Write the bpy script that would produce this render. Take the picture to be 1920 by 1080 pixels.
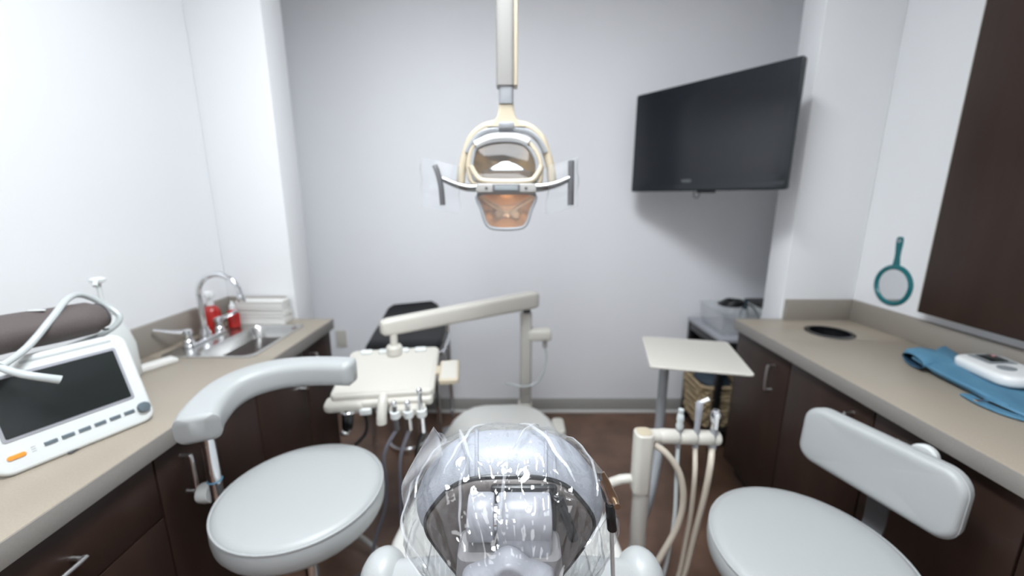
import bpy, bmesh, math, random
from mathutils import Vector, Matrix, noise
random.seed(7)
for o in list(bpy.data.objects): bpy.data.objects.remove(o)
SC = bpy.context.scene
COL = SC.collection
PI = math.pi

# ------------------------------------------------------------------ camera
cam_d = bpy.data.cameras.new('camera'); cam = bpy.data.objects.new('camera', cam_d); COL.objects.link(cam)
cam_d.sensor_width = 36.0; cam_d.lens = 36.0 * 762 / 1920; cam_d.clip_start = 0.02
cam.location = (0, 0, 1.45); cam.rotation_euler = (PI/2 - math.atan(168/762), 0, 0)
cam_d.dof.use_dof = True; cam_d.dof.focus_distance = 0.56; cam_d.dof.aperture_fstop = 2.1
SC.camera = cam
# ------------------------------------------------------------------ world, exposure
w = bpy.data.worlds.new('world'); SC.world = w; w.use_nodes = True
w.node_tree.nodes['Background'].inputs[0].default_value = (.75, .82, 1, 1)
w.node_tree.nodes['Background'].inputs[1].default_value = .3
SC.view_settings.view_transform = 'Standard'; SC.view_settings.look = 'None'
SC.view_settings.gamma = 1; SC.view_settings.use_curve_mapping = False
SC.view_settings.exposure = 0.3
LIGHT_MAIN, LIGHT_REAR = 40.0, 5.0

# ------------------------------------------------------------------ materials
MATS = {}
def mat(name, col, rough=.5, metal=0, spec=.5, noise_amt=0, noise_scale=20, col2=None, bump=0, bump_scale=80,
        coat=0, stretch=None, trans=0, emit=None, sheen=0):
    m = bpy.data.materials.new(name); m.use_nodes = True; nt = m.node_tree; b = nt.nodes['Principled BSDF']
    b.inputs['Base Color'].default_value = (*col, 1); b.inputs['Roughness'].default_value = rough
    b.inputs['Metallic'].default_value = metal; b.inputs['Specular IOR Level'].default_value = spec
    b.inputs['Coat Weight'].default_value = coat; b.inputs['Transmission Weight'].default_value = trans
    if emit:
        b.inputs['Emission Color'].default_value = (*emit[0], 1); b.inputs['Emission Strength'].default_value = emit[1]
    tc = nt.nodes.new('ShaderNodeTexCoord'); mp = nt.nodes.new('ShaderNodeMapping')
    nt.links.new(tc.outputs['Object'], mp.inputs[0])
    if stretch: mp.inputs['Scale'].default_value = stretch
    if col2:
        n = nt.nodes.new('ShaderNodeTexNoise'); n.inputs['Scale'].default_value = noise_scale; n.inputs['Detail'].default_value = 6
        r = nt.nodes.new('ShaderNodeValToRGB'); r.color_ramp.elements[0].position = .5 - noise_amt; r.color_ramp.elements[1].position = .5 + noise_amt
        r.color_ramp.elements[0].color = (*col, 1); r.color_ramp.elements[1].color = (*col2, 1)
        nt.links.new(mp.outputs[0], n.inputs['Vector']); nt.links.new(n.outputs[0], r.inputs[0]); nt.links.new(r.outputs[0], b.inputs['Base Color'])
    if bump:
        n = nt.nodes.new('ShaderNodeTexNoise'); n.inputs['Scale'].default_value = bump_scale; n.inputs['Detail'].default_value = 3
        bp = nt.nodes.new('ShaderNodeBump'); bp.inputs['Strength'].default_value = bump; bp.inputs['Distance'].default_value = .002
        nt.links.new(mp.outputs[0], n.inputs['Vector']); nt.links.new(n.outputs[0], bp.inputs['Height']); nt.links.new(bp.outputs[0], b.inputs['Normal'])
    MATS[name] = m
    return m
mat('wall', (.78, .785, .80), .55, bump=.25, bump_scale=160)
mat('back_wall', (.83, .832, .855), .55, bump=.25, bump_scale=160)
mat('ceiling', (.85, .85, .85), .8)
mat('floor', (.085, .047, .031), .38, noise_amt=.22, noise_scale=5, col2=(.19, .11, .075), bump=.3, bump_scale=60)
mat('baseboard', (.36, .355, .335), .5)
mat('off_white', (.72, .71, .69), .5)
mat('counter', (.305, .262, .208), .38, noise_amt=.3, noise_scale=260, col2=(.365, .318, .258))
mat('counter_upright_shade', (.255, .228, .20), .42, noise_amt=.3, noise_scale=260, col2=(.295, .265, .232))  # darker copy of the laminate: shade of upright faces put into the colour
mat('counter_front_shade', (.225, .21, .195), .42, noise_amt=.3, noise_scale=260, col2=(.26, .242, .222))  # greyer copy of the laminate: shade on the front lip put into the colour
mat('cabinet', (.026, .0145, .011), .36, noise_amt=.3, noise_scale=14, spec=.28, col2=(.040, .0225, .0165), stretch=(1, 1, .12), bump=.12, bump_scale=60)
mat('cabinet_side', (.024, .015, .012), .4)
mat('pull_metal', (.75, .75, .75), .28, 1)
mat('chrome', (.82, .83, .85), .08, 1)
mat('steel', (.62, .62, .61), .26, 1, bump=.1, bump_scale=200)
mat('vinyl', (.385, .398, .398), .38, bump=.22, bump_scale=500)
mat('vinyl_cool', (.34, .355, .395), .36, bump=.3, bump_scale=420)
mat('vinyl_ivory', (.64, .632, .60), .4, bump=.2, bump_scale=400)
mat('stitch', (.5, .51, .53), .6)
mat('cream', (.50, .43, .32), .32)
mat('post_beige', (.47, .45, .415), .35)
mat('seat_black', (.006, .006, .007), .3, spec=.25)
mat('beige', (.55, .525, .475), .35)
mat('warm_grey', (.31, .30, .285), .4)
mat('grey_plastic', (.29, .30, .315), .35)
mat('light_grey', (.33, .335, .365), .3)
mat('yoke_shade_grey', (.24, .23, .235), .35)  # darker than the hinge parts: underside shading put into the colour
mat('taupe_shell', (.115, .098, .090), .42, bump=.2, bump_scale=300)
mat('dark_grey', (.09, .09, .095), .4)
mat('black', (.008, .008, .009), .35)
mat('black_gloss', (.006, .007, .009), .12)
mat('tv_frame', (.010, .013, .017), .15)
mat('tv_screen', (.010, .012, .016), .16, spec=.5)
mat('monitor_screen', (.018, .021, .021), .2)
mat('white_plastic', (.68, .70, .69), .3)
mat('white_gloss', (.74, .75, .75), .18)
mat('button_grey', (.11, .14, .16), .4)
mat('orange', (.80, .30, .04), .4)
mat('cuff', (.105, .085, .082), .75, bump=.5, bump_scale=300)
mat('hose_grey', (.16, .16, .19), .4)
mat('hose_beige', (.52, .46, .385), .35)
mat('hose_clear', (.5, .53, .53), .25)
mat('gold_dish', (.82, .62, .34), .17, .85)
mat('shield_reflection', (.85, .56, .34), .16, .85)
mat('amber_dark', (.13, .08, .035), .6)
mat('stem_metal', (.24, .24, .235), .16, 1)
mat('chain_metal', (.50, .50, .49), .4, .3)
mat('teal', (.004, .125, .14), .25)
mat('mirror_glass', (.85, .87, .90), .03, 1)
mat('blue_cloth', (.055, .165, .265), .7, noise_amt=.3, noise_scale=14, col2=(.10, .245, .36), bump=.3, bump_scale=120)
mat('red_soap', (.42, .015, .012), .15, coat=.3)
mat('paper', (.70, .69, .66), .8)
mat('wicker', (.30, .22, .125), .7, noise_amt=.25, noise_scale=40, col2=(.40, .31, .19))
mat('wicker_dark', (.10, .068, .036), .8)
mat('mouth_shade', (.018, .055, .10), .8)
mat('navy', (.02, .035, .05), .7)
mat('brass', (.52, .43, .34), .25, 1)
mat('pink', (.75, .30, .32), .5)
mat('glass_label', (.22, .24, .25), .4)
mat('lamp_diffuser', (.9, .9, .9), .5, emit=((.90, .955, 1.0), LIGHT_MAIN))
mat('lamp_diffuser_warm', (.9, .9, .9), .5, emit=((.96, .98, 1.0), LIGHT_REAR))
def film(name, haze=.06, rough=.07, tint=(.97, .975, .98), bump=0, bscale=30, base=.05, crease=False):
    m = bpy.data.materials.new(name); m.use_nodes = True; nt = m.node_tree; nt.nodes.clear()
    out = nt.nodes.new('ShaderNodeOutputMaterial'); t = nt.nodes.new('ShaderNodeBsdfTransparent'); t.inputs[0].default_value = (*tint, 1)
    g = nt.nodes.new('ShaderNodeBsdfGlossy'); g.inputs['Roughness'].default_value = rough
    d = nt.nodes.new('ShaderNodeBsdfDiffuse'); d.inputs[0].default_value = (.9, .92, .95, 1)
    fr = nt.nodes.new('ShaderNodeFresnel'); fr.inputs['IOR'].default_value = 1.45
    ad = nt.nodes.new('ShaderNodeMath'); ad.operation = 'MULTIPLY_ADD'; ad.inputs[1].default_value = .8; ad.inputs[2].default_value = base; ad.use_clamp = True
    mn = nt.nodes.new('ShaderNodeMath'); mn.operation = 'MINIMUM'; mn.inputs[1].default_value = .34
    m1 = nt.nodes.new('ShaderNodeMixShader'); m1.inputs[0].default_value = haze
    m2 = nt.nodes.new('ShaderNodeMixShader')
    nt.links.new(t.outputs[0], m1.inputs[1]); nt.links.new(d.outputs[0], m1.inputs[2])
    nt.links.new(fr.outputs[0], ad.inputs[0]); nt.links.new(ad.outputs[0], mn.inputs[0]); nt.links.new(mn.outputs[0], m2.inputs[0])
    nt.links.new(m1.outputs[0], m2.inputs[1]); nt.links.new(g.outputs[0], m2.inputs[2]); nt.links.new(m2.outputs[0], out.inputs[0])
    if bump:
        n = nt.nodes.new('ShaderNodeTexNoise'); n.inputs['Scale'].default_value = bscale; n.inputs['Detail'].default_value = 4
        tc = nt.nodes.new('ShaderNodeTexCoord'); b = nt.nodes.new('ShaderNodeBump'); b.inputs['Strength'].default_value = bump; b.inputs['Distance'].default_value = .006
        nt.links.new(tc.outputs['Object'], n.inputs['Vector']); hgt = n.outputs[0]
        if crease:                                   # sharp ridges where the noise crosses its middle
            n.inputs['Detail'].default_value = 2; n.inputs['Distortion'].default_value = .6
            s1 = nt.nodes.new('ShaderNodeMath'); s1.operation = 'SUBTRACT'; s1.inputs[1].default_value = .5
            s2 = nt.nodes.new('ShaderNodeMath'); s2.operation = 'ABSOLUTE'
            nt.links.new(hgt, s1.inputs[0]); nt.links.new(s1.outputs[0], s2.inputs[0]); hgt = s2.outputs[0]
            b.inputs['Distance'].default_value = .02
        nt.links.new(hgt, b.inputs['Height'])
        nt.links.new(b.outputs[0], g.inputs['Normal']); nt.links.new(b.outputs[0], fr.inputs['Normal'])
    MATS[name] = m
film('bag_film', .018, .07, bump=1.0, bscale=16, base=.035, crease=True)
film('pleat_film', .42, .15, base=.15)
film('clear_plastic', .10, .1, base=.02)
film('sleeve_film', .045, .16, base=0.0)
mat('grip_metal', (.16, .16, .17), .3, .8)
film('clear_lens', .02, .03)
film('hazy_film', .22, .2, bump=.4, bscale=60)

# ------------------------------------------------------------------ mesh helpers (all coordinates are metres in the room)
def V(*a): return Vector(a)
def frame(o, x, y=None, z=None):
    x = Vector(x).normalized()
    if z is None:
        y = Vector(y); y = (y - x * y.dot(x)).normalized(); z = x.cross(y)
    else:
        z = Vector(z); z = (z - x * z.dot(x)).normalized(); y = z.cross(x)
    m = Matrix.Identity(4)
    for i in range(3): m[i][0], m[i][1], m[i][2], m[i][3] = x[i], y[i], z[i], o[i]
    return m
def rrect(wd, ht, r, n=5, cx=0, cy=0):
    r = min(r, wd/2 - 1e-4, ht/2 - 1e-4); out = []
    for (sx, sy, a0) in ((1, 1, 0), (-1, 1, 90), (-1, -1, 180), (1, -1, 270)):
        for k in range(n + 1):
            a = math.radians(a0 + 90 * k / n)
            out.append((cx + sx * (wd/2 - r) + r * math.cos(a), cy + sy * (ht/2 - r) + r * math.sin(a)))
    return out
def catmull(pts, k=6, closed=False):
    P = [Vector(p) for p in pts]; n = len(P); out = []
    for i in range(n if closed else n - 1):
        if closed: a, b, c, d = P[(i-1) % n], P[i], P[(i+1) % n], P[(i+2) % n]
        else: a, b, c, d = P[max(i-1, 0)], P[i], P[i+1], P[min(i+2, n-1)]
        for j in range(k):
            t = j / k
            out.append(.5 * ((2*b) + (c - a)*t + (2*a - 5*b + 4*c - d)*t*t + (3*b - a - 3*c + d)*t**3))
    if not closed: out.append(P[-1])
    return out
def smooth2d(pts, k=6): return [(p.x, p.y) for p in catmull([(x, y, 0) for x, y in pts], k, True)]
def area2(o): return sum(o[i][0]*o[(i+1) % len(o)][1] - o[(i+1) % len(o)][0]*o[i][1] for i in range(len(o)))
def inset(o, d):
    n = len(o); s = 1 if area2(o) > 0 else -1; out = []
    for i in range(n):
        ax, ay = o[i-1]; bx, by = o[(i+1) % n]; tx, ty = bx-ax, by-ay; L = math.hypot(tx, ty) or 1
        out.append((o[i][0] - s*ty/L*d, o[i][1] + s*tx/L*d))
    return out
class MB:
    def __init__(s): s.v = []; s.f = []
    def add(s, vs, fs, M=None):
        b = len(s.v)
        for p in vs:
            p = Vector(p); s.v.append(M @ p if M is not None else p)
        s.f += [tuple(i + b for i in f) for f in fs]; return s
    def box(s, c, d, bev=0, M=None, seg=2):
        bm = bmesh.new(); bmesh.ops.create_cube(bm, size=1)
        for q in bm.verts: q.co = Vector((q.co.x*d[0] + c[0], q.co.y*d[1] + c[1], q.co.z*d[2] + c[2]))
        if bev: bmesh.ops.bevel(bm, geom=list(bm.edges), offset=bev, segments=seg, affect='EDGES', profile=.5)
        bm.verts.index_update(); s.add([q.co.copy() for q in bm.verts], [tuple(x.index for x in f.verts) for f in bm.faces], M); bm.free(); return s
    def bb(s, x0, x1, y0, y1, z0, z1, bev=0): return s.box(((x0+x1)/2, (y0+y1)/2, (z0+z1)/2), (x1-x0, y1-y0, z1-z0), bev)
    def loft(s, rings, cap=True, closed=True, M=None):
        n = len(rings[0]); vs = [p for r in rings for p in r]; fs = []
        for i in range(len(rings) - 1):
            for j in range(n if closed else n - 1):
                k = (j + 1) % n; fs.append((i*n + j, i*n + k, (i+1)*n + k, (i+1)*n + j))
        if cap: fs.append(tuple(range(n - 1, -1, -1))); fs.append(tuple((len(rings)-1)*n + j for j in range(n)))
        return s.add(vs, fs, M)
    def slab(s, o, D, r=.005, M=None, k=4, dome=0, r2=None):
        """outline o in local XY, from z=0 to z=D, both rims rounded; dome raises the z=D face"""
        if area2(o) < 0: o = o[::-1]
        r2 = r if r2 is None else r2; R = []
        for i in range(k + 1):
            a = PI/2 * (1 - i / k); R.append([(x, y, r2*(1 - math.sin(a))) for x, y in inset(o, r2*(1 - math.cos(a)))])
        for i in range(k + 1):
            a = PI/2 * i / k; R.append([(x, y, D - r + r*math.sin(a)) for x, y in inset(o, r*(1 - math.cos(a)))])
        if dome:
            cx = sum(p[0] for p in o)/len(o); cy = sum(p[1] for p in o)/len(o); top = R[-1]
            for q in (.85, .65, .4, .15): R.append([(cx + (x-cx)*q, cy + (y-cy)*q, D + dome*(1 - q*q)) for x, y, _ in top])
        return s.loft(R, True, True, M)
    def tube(s, pts, r, n=10, k=0, closed=False, cap=True, M=None):
        P = catmull(pts, k, closed) if k else [Vector(p) for p in pts]
        m = len(P); rings = []; up = None
        for i, p in enumerate(P):
            t = (P[(i+1) % m] - P[i-1]) if closed else (P[min(i+1, m-1)] - P[max(i-1, 0)])
            t.normalize()
            if up is None: up = t.orthogonal().normalized()
            up = (up - t*up.dot(t)).normalized(); q = t.cross(up)
            rr = r if not isinstance(r, (list, tuple)) else r[0] + (r[1]-r[0])*i/(m-1)
            rings.append([p + (up*math.cos(2*PI*j/n) + q*math.sin(2*PI*j/n))*rr for j in range(n)])
        if closed: rings.append(rings[0]); cap = False
        return s.loft(rings, cap, True, M)
    def sweep(s, pts, secs, up=(0, 0, 1), M=None):
        """secs: one 2D section per path point (x across, y up)"""
        P = [Vector(p) for p in pts]; m = len(P); R = []; up = Vector(up)
        for i, p in enumerate(P):
            t = (P[min(i+1, m-1)] - P[max(i-1, 0)]).normalized(); sd = t.cross(up).normalized(); u = sd.cross(t)
            R.append([p + sd*x + u*y for x, y in secs[i]])
        return s.loft(R, True, True, M)
    def lathe(s, prof, o=(0, 0, 0), n=32, M=None, sx=1, sy=1):
        R = [[(o[0] + r*sx*math.cos(2*PI*j/n), o[1] + r*sy*math.sin(2*PI*j/n), o[2] + z) for j in range(n)] for r, z in prof]
        return s.loft(R, True, True, M)
    def cyl(s, a, b, r, n=20, r2=None, bev=0):
        a, b = Vector(a), Vector(b); L = (b - a).length; r2 = r if r2 is None else r2
        z = (b - a).normalized(); M = frame(a, z.orthogonal(), z=z)
        pr = [(r, 0), (r2, L)] if not bev else [(r-bev, 0), (r-bev*.3, bev*.3), (r, bev), (r2, L-bev), (r2-bev*.3, L-bev*.3), (r2-bev, L)]
        return s.lathe(pr, n=n, M=M)
    def ring(s, c, R, r, M=None, n=40, m=8):
        return s.tube([(c[0] + R*math.cos(2*PI*i/n), c[1] + R*math.sin(2*PI*i/n), c[2]) for i in range(n)], r, m, closed=True, M=M)
    def ball(s, c, r, n=16):
        rx, ry, rz = (r, r, r) if not isinstance(r, (tuple, list)) else r
        R = []
        for i in range(1, n//2 + 0):
            a = PI * i / (n//2); R.append([(c[0] + rx*math.sin(a)*math.cos(2*PI*j/n), c[1] + ry*math.sin(a)*math.sin(2*PI*j/n), c[2] - rz*math.cos(a)) for j in range(n)])
        return s.loft(R)
    def build(s, name, m, parent=None, ang=35, flat=False):
        me = bpy.data.meshes.new(name); off = root_loc(parent)
        me.from_pydata([p - off for p in s.v], [], s.f)
        bm = bmesh.new(); bm.from_mesh(me); bmesh.ops.recalc_face_normals(bm, faces=bm.faces); bm.to_mesh(me); bm.free()
        me.materials.append(MATS[m])
        if not flat: me.shade_smooth(); me.set_sharp_from_angle(angle=math.radians(ang))
        o = bpy.data.objects.new(name, me); COL.objects.link(o)
        if parent: o.parent = parent
        return o
def root_loc(p):
    if p is None: return Vector((0, 0, 0))
    while p.parent: p = p.parent
    return Vector(p.location)
def thing(name, label, cat, loc, group=None):
    o = bpy.data.objects.new(name, None); COL.objects.link(o); o.location = loc; o.empty_display_size = .05
    o['label'] = label; o['category'] = cat
    if group: o['group'] = group
    return o
def tag(o, label, cat, group=None):
    o['label'] = label; o['category'] = cat
    if group: o['group'] = group
    return o
def struct(o, label=None):
    o['kind'] = 'structure'
    if label: o['label'] = label
    return o
def text_part(name, txt, size, M, m, parent):
    cu = bpy.data.curves.new(name, 'FONT'); cu.body = txt; cu.size = size; cu.align_x = 'CENTER'; cu.align_y = 'CENTER'; cu.extrude = .0004
    tmp = bpy.data.objects.new(name + '_t', cu); COL.objects.link(tmp)
    dg = bpy.context.evaluated_depsgraph_get(); me = bpy.data.meshes.new_from_object(tmp.evaluated_get(dg))
    bpy.data.objects.remove(tmp); off = root_loc(parent)
    for q in me.vertices: q.co = (M @ q.co) - off
    me.materials.clear(); me.materials.append(MATS[m]); me.name = name
    o = bpy.data.objects.new(name, me); COL.objects.link(o); o.parent = parent
    return o

# ------------------------------------------------------------------ the room
XL, XR, YB, YF, ZC = -1.39, 1.67, 2.58, -2.4, 2.8
YW = 1.93                                   # front faces of the two short return walls
struct(MB().bb(XL-.3, XR+.3, YF-.3, YB+.3, -.1, 0).build('floor', 'floor'), 'mottled dark brown vinyl floor')
struct(MB().bb(XL-.3, XR+.3, YF-.3, YB+.3, ZC, ZC+.1).build('ceiling', 'ceiling'), 'white ceiling')
struct(MB().bb(XL-.12, XR+.12, YB, YB+.12, 0, ZC).build('wall_back', 'back_wall'), 'smooth pale bluish grey wall behind the lamp')
struct(MB().bb(XL-.12, XL, YF, YB, 0, ZC).build('wall_left', 'wall'), 'bright white wall above the sink counter')
struct(MB().bb(XR, XR+.12, YF, YB, 0, ZC).build('wall_right', 'wall'), 'white wall behind the hand mirror')
struct(MB().bb(XL-.12, XR+.12, YF-.12, YF, 0, ZC).build('wall_front', 'wall'), 'white wall behind the camera')
struct(MB().bb(XL, -1.06, YW, 2.10, 0, ZC, .006).build('wall_left_return', 'wall'), 'short white return wall at the end of the sink counter')
struct(MB().bb(1.325, XR, YW, 2.08, 0, ZC, .006).build('wall_right_return', 'wall'), 'short white return wall beside the television')
bbd = struct(MB().bb(XL, XR, YB-.012, YB, .015, .105, .004).build('baseboard_back', 'baseboard'), 'grey baseboard along the back wall')
MB().bb(XL, XR, YB-.022, YB, 0, .018, .004).build('lower_strip', 'off_white', bbd)  # paler strip along the foot of the baseboard

# ceiling light panels (out of frame)
def panel(x, y, wx, wy, label, dm):
    t = thing('ceiling_light', label, 'light', (x, y, ZC-.05), 'ceiling light panels')
    MB().bb(x-wx/2-.02, x+wx/2+.02, y-wy/2-.02, y+wy/2+.02, ZC-.05, ZC, .004).build('housing', 'ceiling', t)
    MB().bb(x-wx/2, x+wx/2, y-wy/2, y+wy/2, ZC-.056, ZC-.049).build('diffuser', dm, t)
panel(-.10, .60, .40, 1.05, 'recessed ceiling light panel above the dental chair', 'lamp_diffuser')
panel(0, -1.2, 1.15, 1.15, 'recessed ceiling light panel near the entrance behind the viewer', 'lamp_diffuser_warm')

# ------------------------------------------------------------------ cabinets and worktops
def pull(p, along, out, parent, L=.11):
    """bent bar pull: p centre on the face"""
    p, a, o = Vector(p), Vector(along).normalized(), Vector(out).normalized()
    P = [p - a*L/2, p - a*L/2 + o*.022, p - a*(L/2-.008) + o*.03, p + a*(L/2-.008) + o*.03, p + a*L/2 + o*.022, p + a*L/2]
    return MB().tube(catmull(P, 3), .0052, 10).build('handle', 'pull_metal', parent)
def cabinet(y0, y1, x_face, x_wall, fronts, label, name='base_cabinet', side=1):
    """side = +1 when the fronts face +x (left run), -1 for the right run"""
    t = thing(name, label, 'cabinet', ((x_face+x_wall)/2, (y0+y1)/2, 0))
    x_wall += side*.002
    xa, xb = sorted((x_face - side*.02, x_wall))
    MB().bb(xa, xb, y0+.001, y1-.001, .1, .818, .001).build('body', 'cabinet_side', t)
    xk = sorted((x_face - side*.07, x_wall))
    MB().bb(xk[0], xk[1], y0+.001, y1-.001, 0, .1).build('toe_kick', 'black', t)
    for (kind, a, b, z0, z1, h) in fronts:
        xf = sorted((x_face - side*.019, x_face))
        d = MB().bb(xf[0], xf[1], a+.002, b-.002, z0+.002, z1-.002, .0015).build(kind, 'cabinet', t)
        if h: pull((x_face - side*.002, h[0], h[1]), h[2], (side, 0, 0), d, h[3] if len(h) > 3 else .11)
    return t
XFL, XFR = -.905, 1.125
cabinet(.25, .905, XFL, XL, [('drawer', .25, .905, .642, .812, (.62, .728, (0, 1, 0), .15)), ('drawer', .25, .905, .37, .642, (.62, .56, (0, 1, 0), .15)),
        ('drawer', .25, .905, .10, .37, (.62, .29, (0, 1, 0), .15))], 'dark brown base cabinet with wide drawers under the vital signs monitor')
cabinet(.907, 1.318, XFL, XL, [('door', .907, 1.318, .10, .812, (.985, .71, (0, 0, 1)))], 'dark brown single-door base cabinet behind the stool with the curved arm')
cabinet(1.32, 1.925, XFL, XL, [('door', 1.32, 1.66, .10, .812, (1.61, .71, (0, 0, 1))), ('door', 1.66, 1.925, .10, .812, (1.72, .715, (0, 0, 1)))],
        'dark brown two-door base cabinet under the steel sink')
cabinet(1.535, 1.925, XFR, XR, [('door', 1.535, 1.925, .10, .812, (1.63, .695, (0, 0, 1)))], 'dark brown base cabinet under the round waste hole', side=-1)
cabinet(1.145, 1.533, XFR, XR, [('door', 1.145, 1.533, .10, .812, (1.22, .705, (0, 0, 1)))], 'dark brown base cabinet behind the stool backrest, second from the far end', side=-1)
cabinet(.755, 1.143, XFR, XR, [('door', .755, 1.143, .10, .812, (1.06, .705, (0, 0, 1)))], 'dark brown base cabinet below the blue pouch, third from the far end', side=-1)
cabinet(.25, .753, XFR, XR, [('door', .25, .753, .10, .812, (.67, .705, (0, 0, 1)))], 'dark brown base cabinet nearest the viewer on the right', side=-1)

ZT, ZU = .87, .82
SX0, SX1, SY0, SY1 = -1.322, -.965, 1.42, 1.825          # sink cut-out
t = thing('worktop', 'taupe laminate worktop with upstand around the steel sink', 'worktop', (-1.14, 1.1, ZU))
m = MB()
fx = -.885
m.bb(XL, fx, .25, SY0+.012, ZU, ZT, .003); m.bb(XL, fx, SY1-.012, YW, ZU, ZT, .003)
m.bb(XL, SX0+.012, SY0+.01, SY1-.01, ZU, ZT); m.bb(SX1-.012, fx, SY0+.01, SY1-.01, ZU, ZT)
m.build('top', 'counter', t)
MB().bb(fx-.001, fx+.0015, .25, YW, ZU, ZT-.002, .0008).build('front_edge_shade', 'counter_front_shade', t)  # thin added strip, coloured for the shade on the lip
MB().bb(XL, XL+.02, .25, YW, ZT, .985, .003).build('backsplash', 'counter_upright_shade', t)
MB().bb(XL+.02, -1.10, YW-.02, YW, ZT, .985, .003).build('backsplash', 'counter_upright_shade', t)

t = thing('worktop', 'taupe laminate worktop with a round waste hole', 'worktop', (1.4, 1.1, ZU))
GX, GY, GR = 1.405, 1.715, .082
m = MB(); q = .1
rx = 1.10
m.bb(rx, XR, .25, GY-q, ZU, ZT, .003); m.bb(rx, XR, GY+q, YW, ZU, ZT, .003)
m.bb(rx, GX-q, GY-q-.003, GY+q+.003, ZU, ZT); m.bb(GX+q, XR, GY-q-.003, GY+q+.003, ZU, ZT)
sq, ci = [], []
for i in range(40):
    a = 2*PI*i/40; c_, s_ = math.cos(a), math.sin(a); k_ = q / max(abs(c_), abs(s_))
    sq.append((GX + c_*k_, GY + s_*k_)); ci.append((GX + c_*GR, GY + s_*GR))
m.loft([[(x, y, ZT) for x, y in sq], [(x, y, ZT) for x, y in ci], [(x, y, ZU) for x, y in ci], [(x, y, ZU) for x, y in sq]], cap=False)
m.build('top', 'counter', t)
MB().bb(rx-.0015, rx+.001, .25, YW, ZU, ZT-.002, .0008).build('front_edge_shade', 'counter_front_shade', t)  # added strip with the lip's shade as its colour
MB().bb(XR-.02, XR, .25, YW, ZT, .97, .003).build('backsplash', 'counter_upright_shade', t)
MB().bb(1.335, XR-.02, YW-.02, YW, ZT, .97, .003).build('backsplash', 'counter_upright_shade', t)
t = thing('waste_grommet', 'black ring around the waste hole in the worktop', 'grommet', (GX, GY, ZU-.12))
MB().loft([[(GX+r_*math.cos(2*PI*j/40), GY+r_*math.sin(2*PI*j/40), ZT+z_) for j in range(40)] for r_, z_ in ((GR+.011, .0), (GR+.011, .003), (GR, .006), (GR-.008, .004), (GR-.008, -.006))], cap=False).build('rim', 'black_gloss', t)
MB().loft([[(GX+(GR-.003)*math.cos(2*PI*j/40), GY+(GR-.003)*math.sin(2*PI*j/40), z) for j in range(40)] for z in (ZT+.002, ZT-.05)], cap=False).build('sleeve', 'black', t)
MB().lathe([(GR-.004, 0), (GR-.004, .004)], (GX, GY, ZT-.052), 40).build('flap', 'black', t)

# wall cabinet / pass-through panel on the right wall
t = thing('wall_cabinet', 'dark brown wall cabinet with a pale edge to the right of the hand mirror', 'cabinet', (1.63, .95, 1.01))
MB().bb(1.625, XR, .35, 1.55, 1.01, 2.4, .002).build('body', 'cabinet_side', t)
MB().bb(1.602, 1.624, .35, .948, 1.012, 2.4, .0015).build('door', 'cabinet', t)
MB().bb(1.602, 1.624, .952, 1.548, 1.012, 2.4, .0015).build('door', 'cabinet', t)
MB().bb(1.603, 1.668, 1.5505, 1.553, 1.012, 2.4).build('edge_band', 'beige', t)

# ------------------------------------------------------------------ sink and what stands around it
t = thing('sink', 'small stainless steel bar sink set into the left worktop', 'sink', (-1.12, 1.62, .72))
m = MB()
def rr3(x0, x1, y0, y1, r, z): return [(x, y, z) for x, y in rrect(x1-x0, y1-y0, r, 5, (x0+x1)/2, (y0+y1)/2)]
bx0, bx1, by0, by1 = -1.195, -.985, 1.44, 1.805
m.loft([rr3(SX0, SX1, SY0, SY1, .03, ZT-.002), rr3(SX0, SX1, SY0, SY1, .03, ZT+.004), rr3(SX0+.006, SX1-.006, SY0+.006, SY1-.006, .028, ZT+.006),
        rr3(bx0-.004, bx1+.004, by0-.004, by1+.004, .045, ZT+.003), rr3(bx0, bx1, by0, by1, .045, ZT-.004), rr3(bx0+.008, bx1-.008, by0+.008, by1-.008, .045, ZT-.10),
        rr3(bx0+.03, bx1-.03, by0+.03, by1-.03, .04, ZT-.128), rr3(bx0+.08, bx1-.08, by0+.14, by1-.14, .02, ZT-.132)], cap=False)
n24 = len(m.v)//8; m.f.append(tuple(7*n24 + j for j in range(n24)))
m.build('basin', 'steel', t)
MB().lathe([(.03, 0), (.03, .003), (.02, .004), (.015, .001)], (-1.09, 1.62, ZT-.131), 24).build('drain', 'chrome', t)

t = thing('faucet', 'chrome gooseneck faucet with lever handles at the sink', 'faucet', (-1.282, 1.62, ZT+.004))
MB().slab(rrect(.045, .23, .02), .012, .004, Matrix.Translation((-1.282, 1.62, ZT+.004))).build('base_plate', 'chrome', t)
fy = 1.62; fxp = -1.284
MB().lathe([(.022, 0), (.022, .02), (.016, .03), (.016, .045)], (fxp, fy, ZT+.015), 20).build('collar', 'chrome', t)
P = [(fxp, fy, ZT+.03), (fxp, fy, 1.0), (fxp, fy, 1.06)]
for i in range(0, 11):
    a = PI - i * PI * .93 / 10; P.append((fxp + .085 + .085*math.cos(a), fy, 1.065 + .085*math.sin(a)))
P.append((P[-1][0] + .004, fy, P[-1][2] - .03))
MB().tube(P, .0115, 14, k=3).build('spout', 'chrome', t)
MB().cyl((P[-1][0], fy, P[-1][2]+.012), (P[-1][0]+.002, fy, P[-1][2]-.02), .0145, 16, bev=.003).build('aerator', 'chrome', t)
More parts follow.
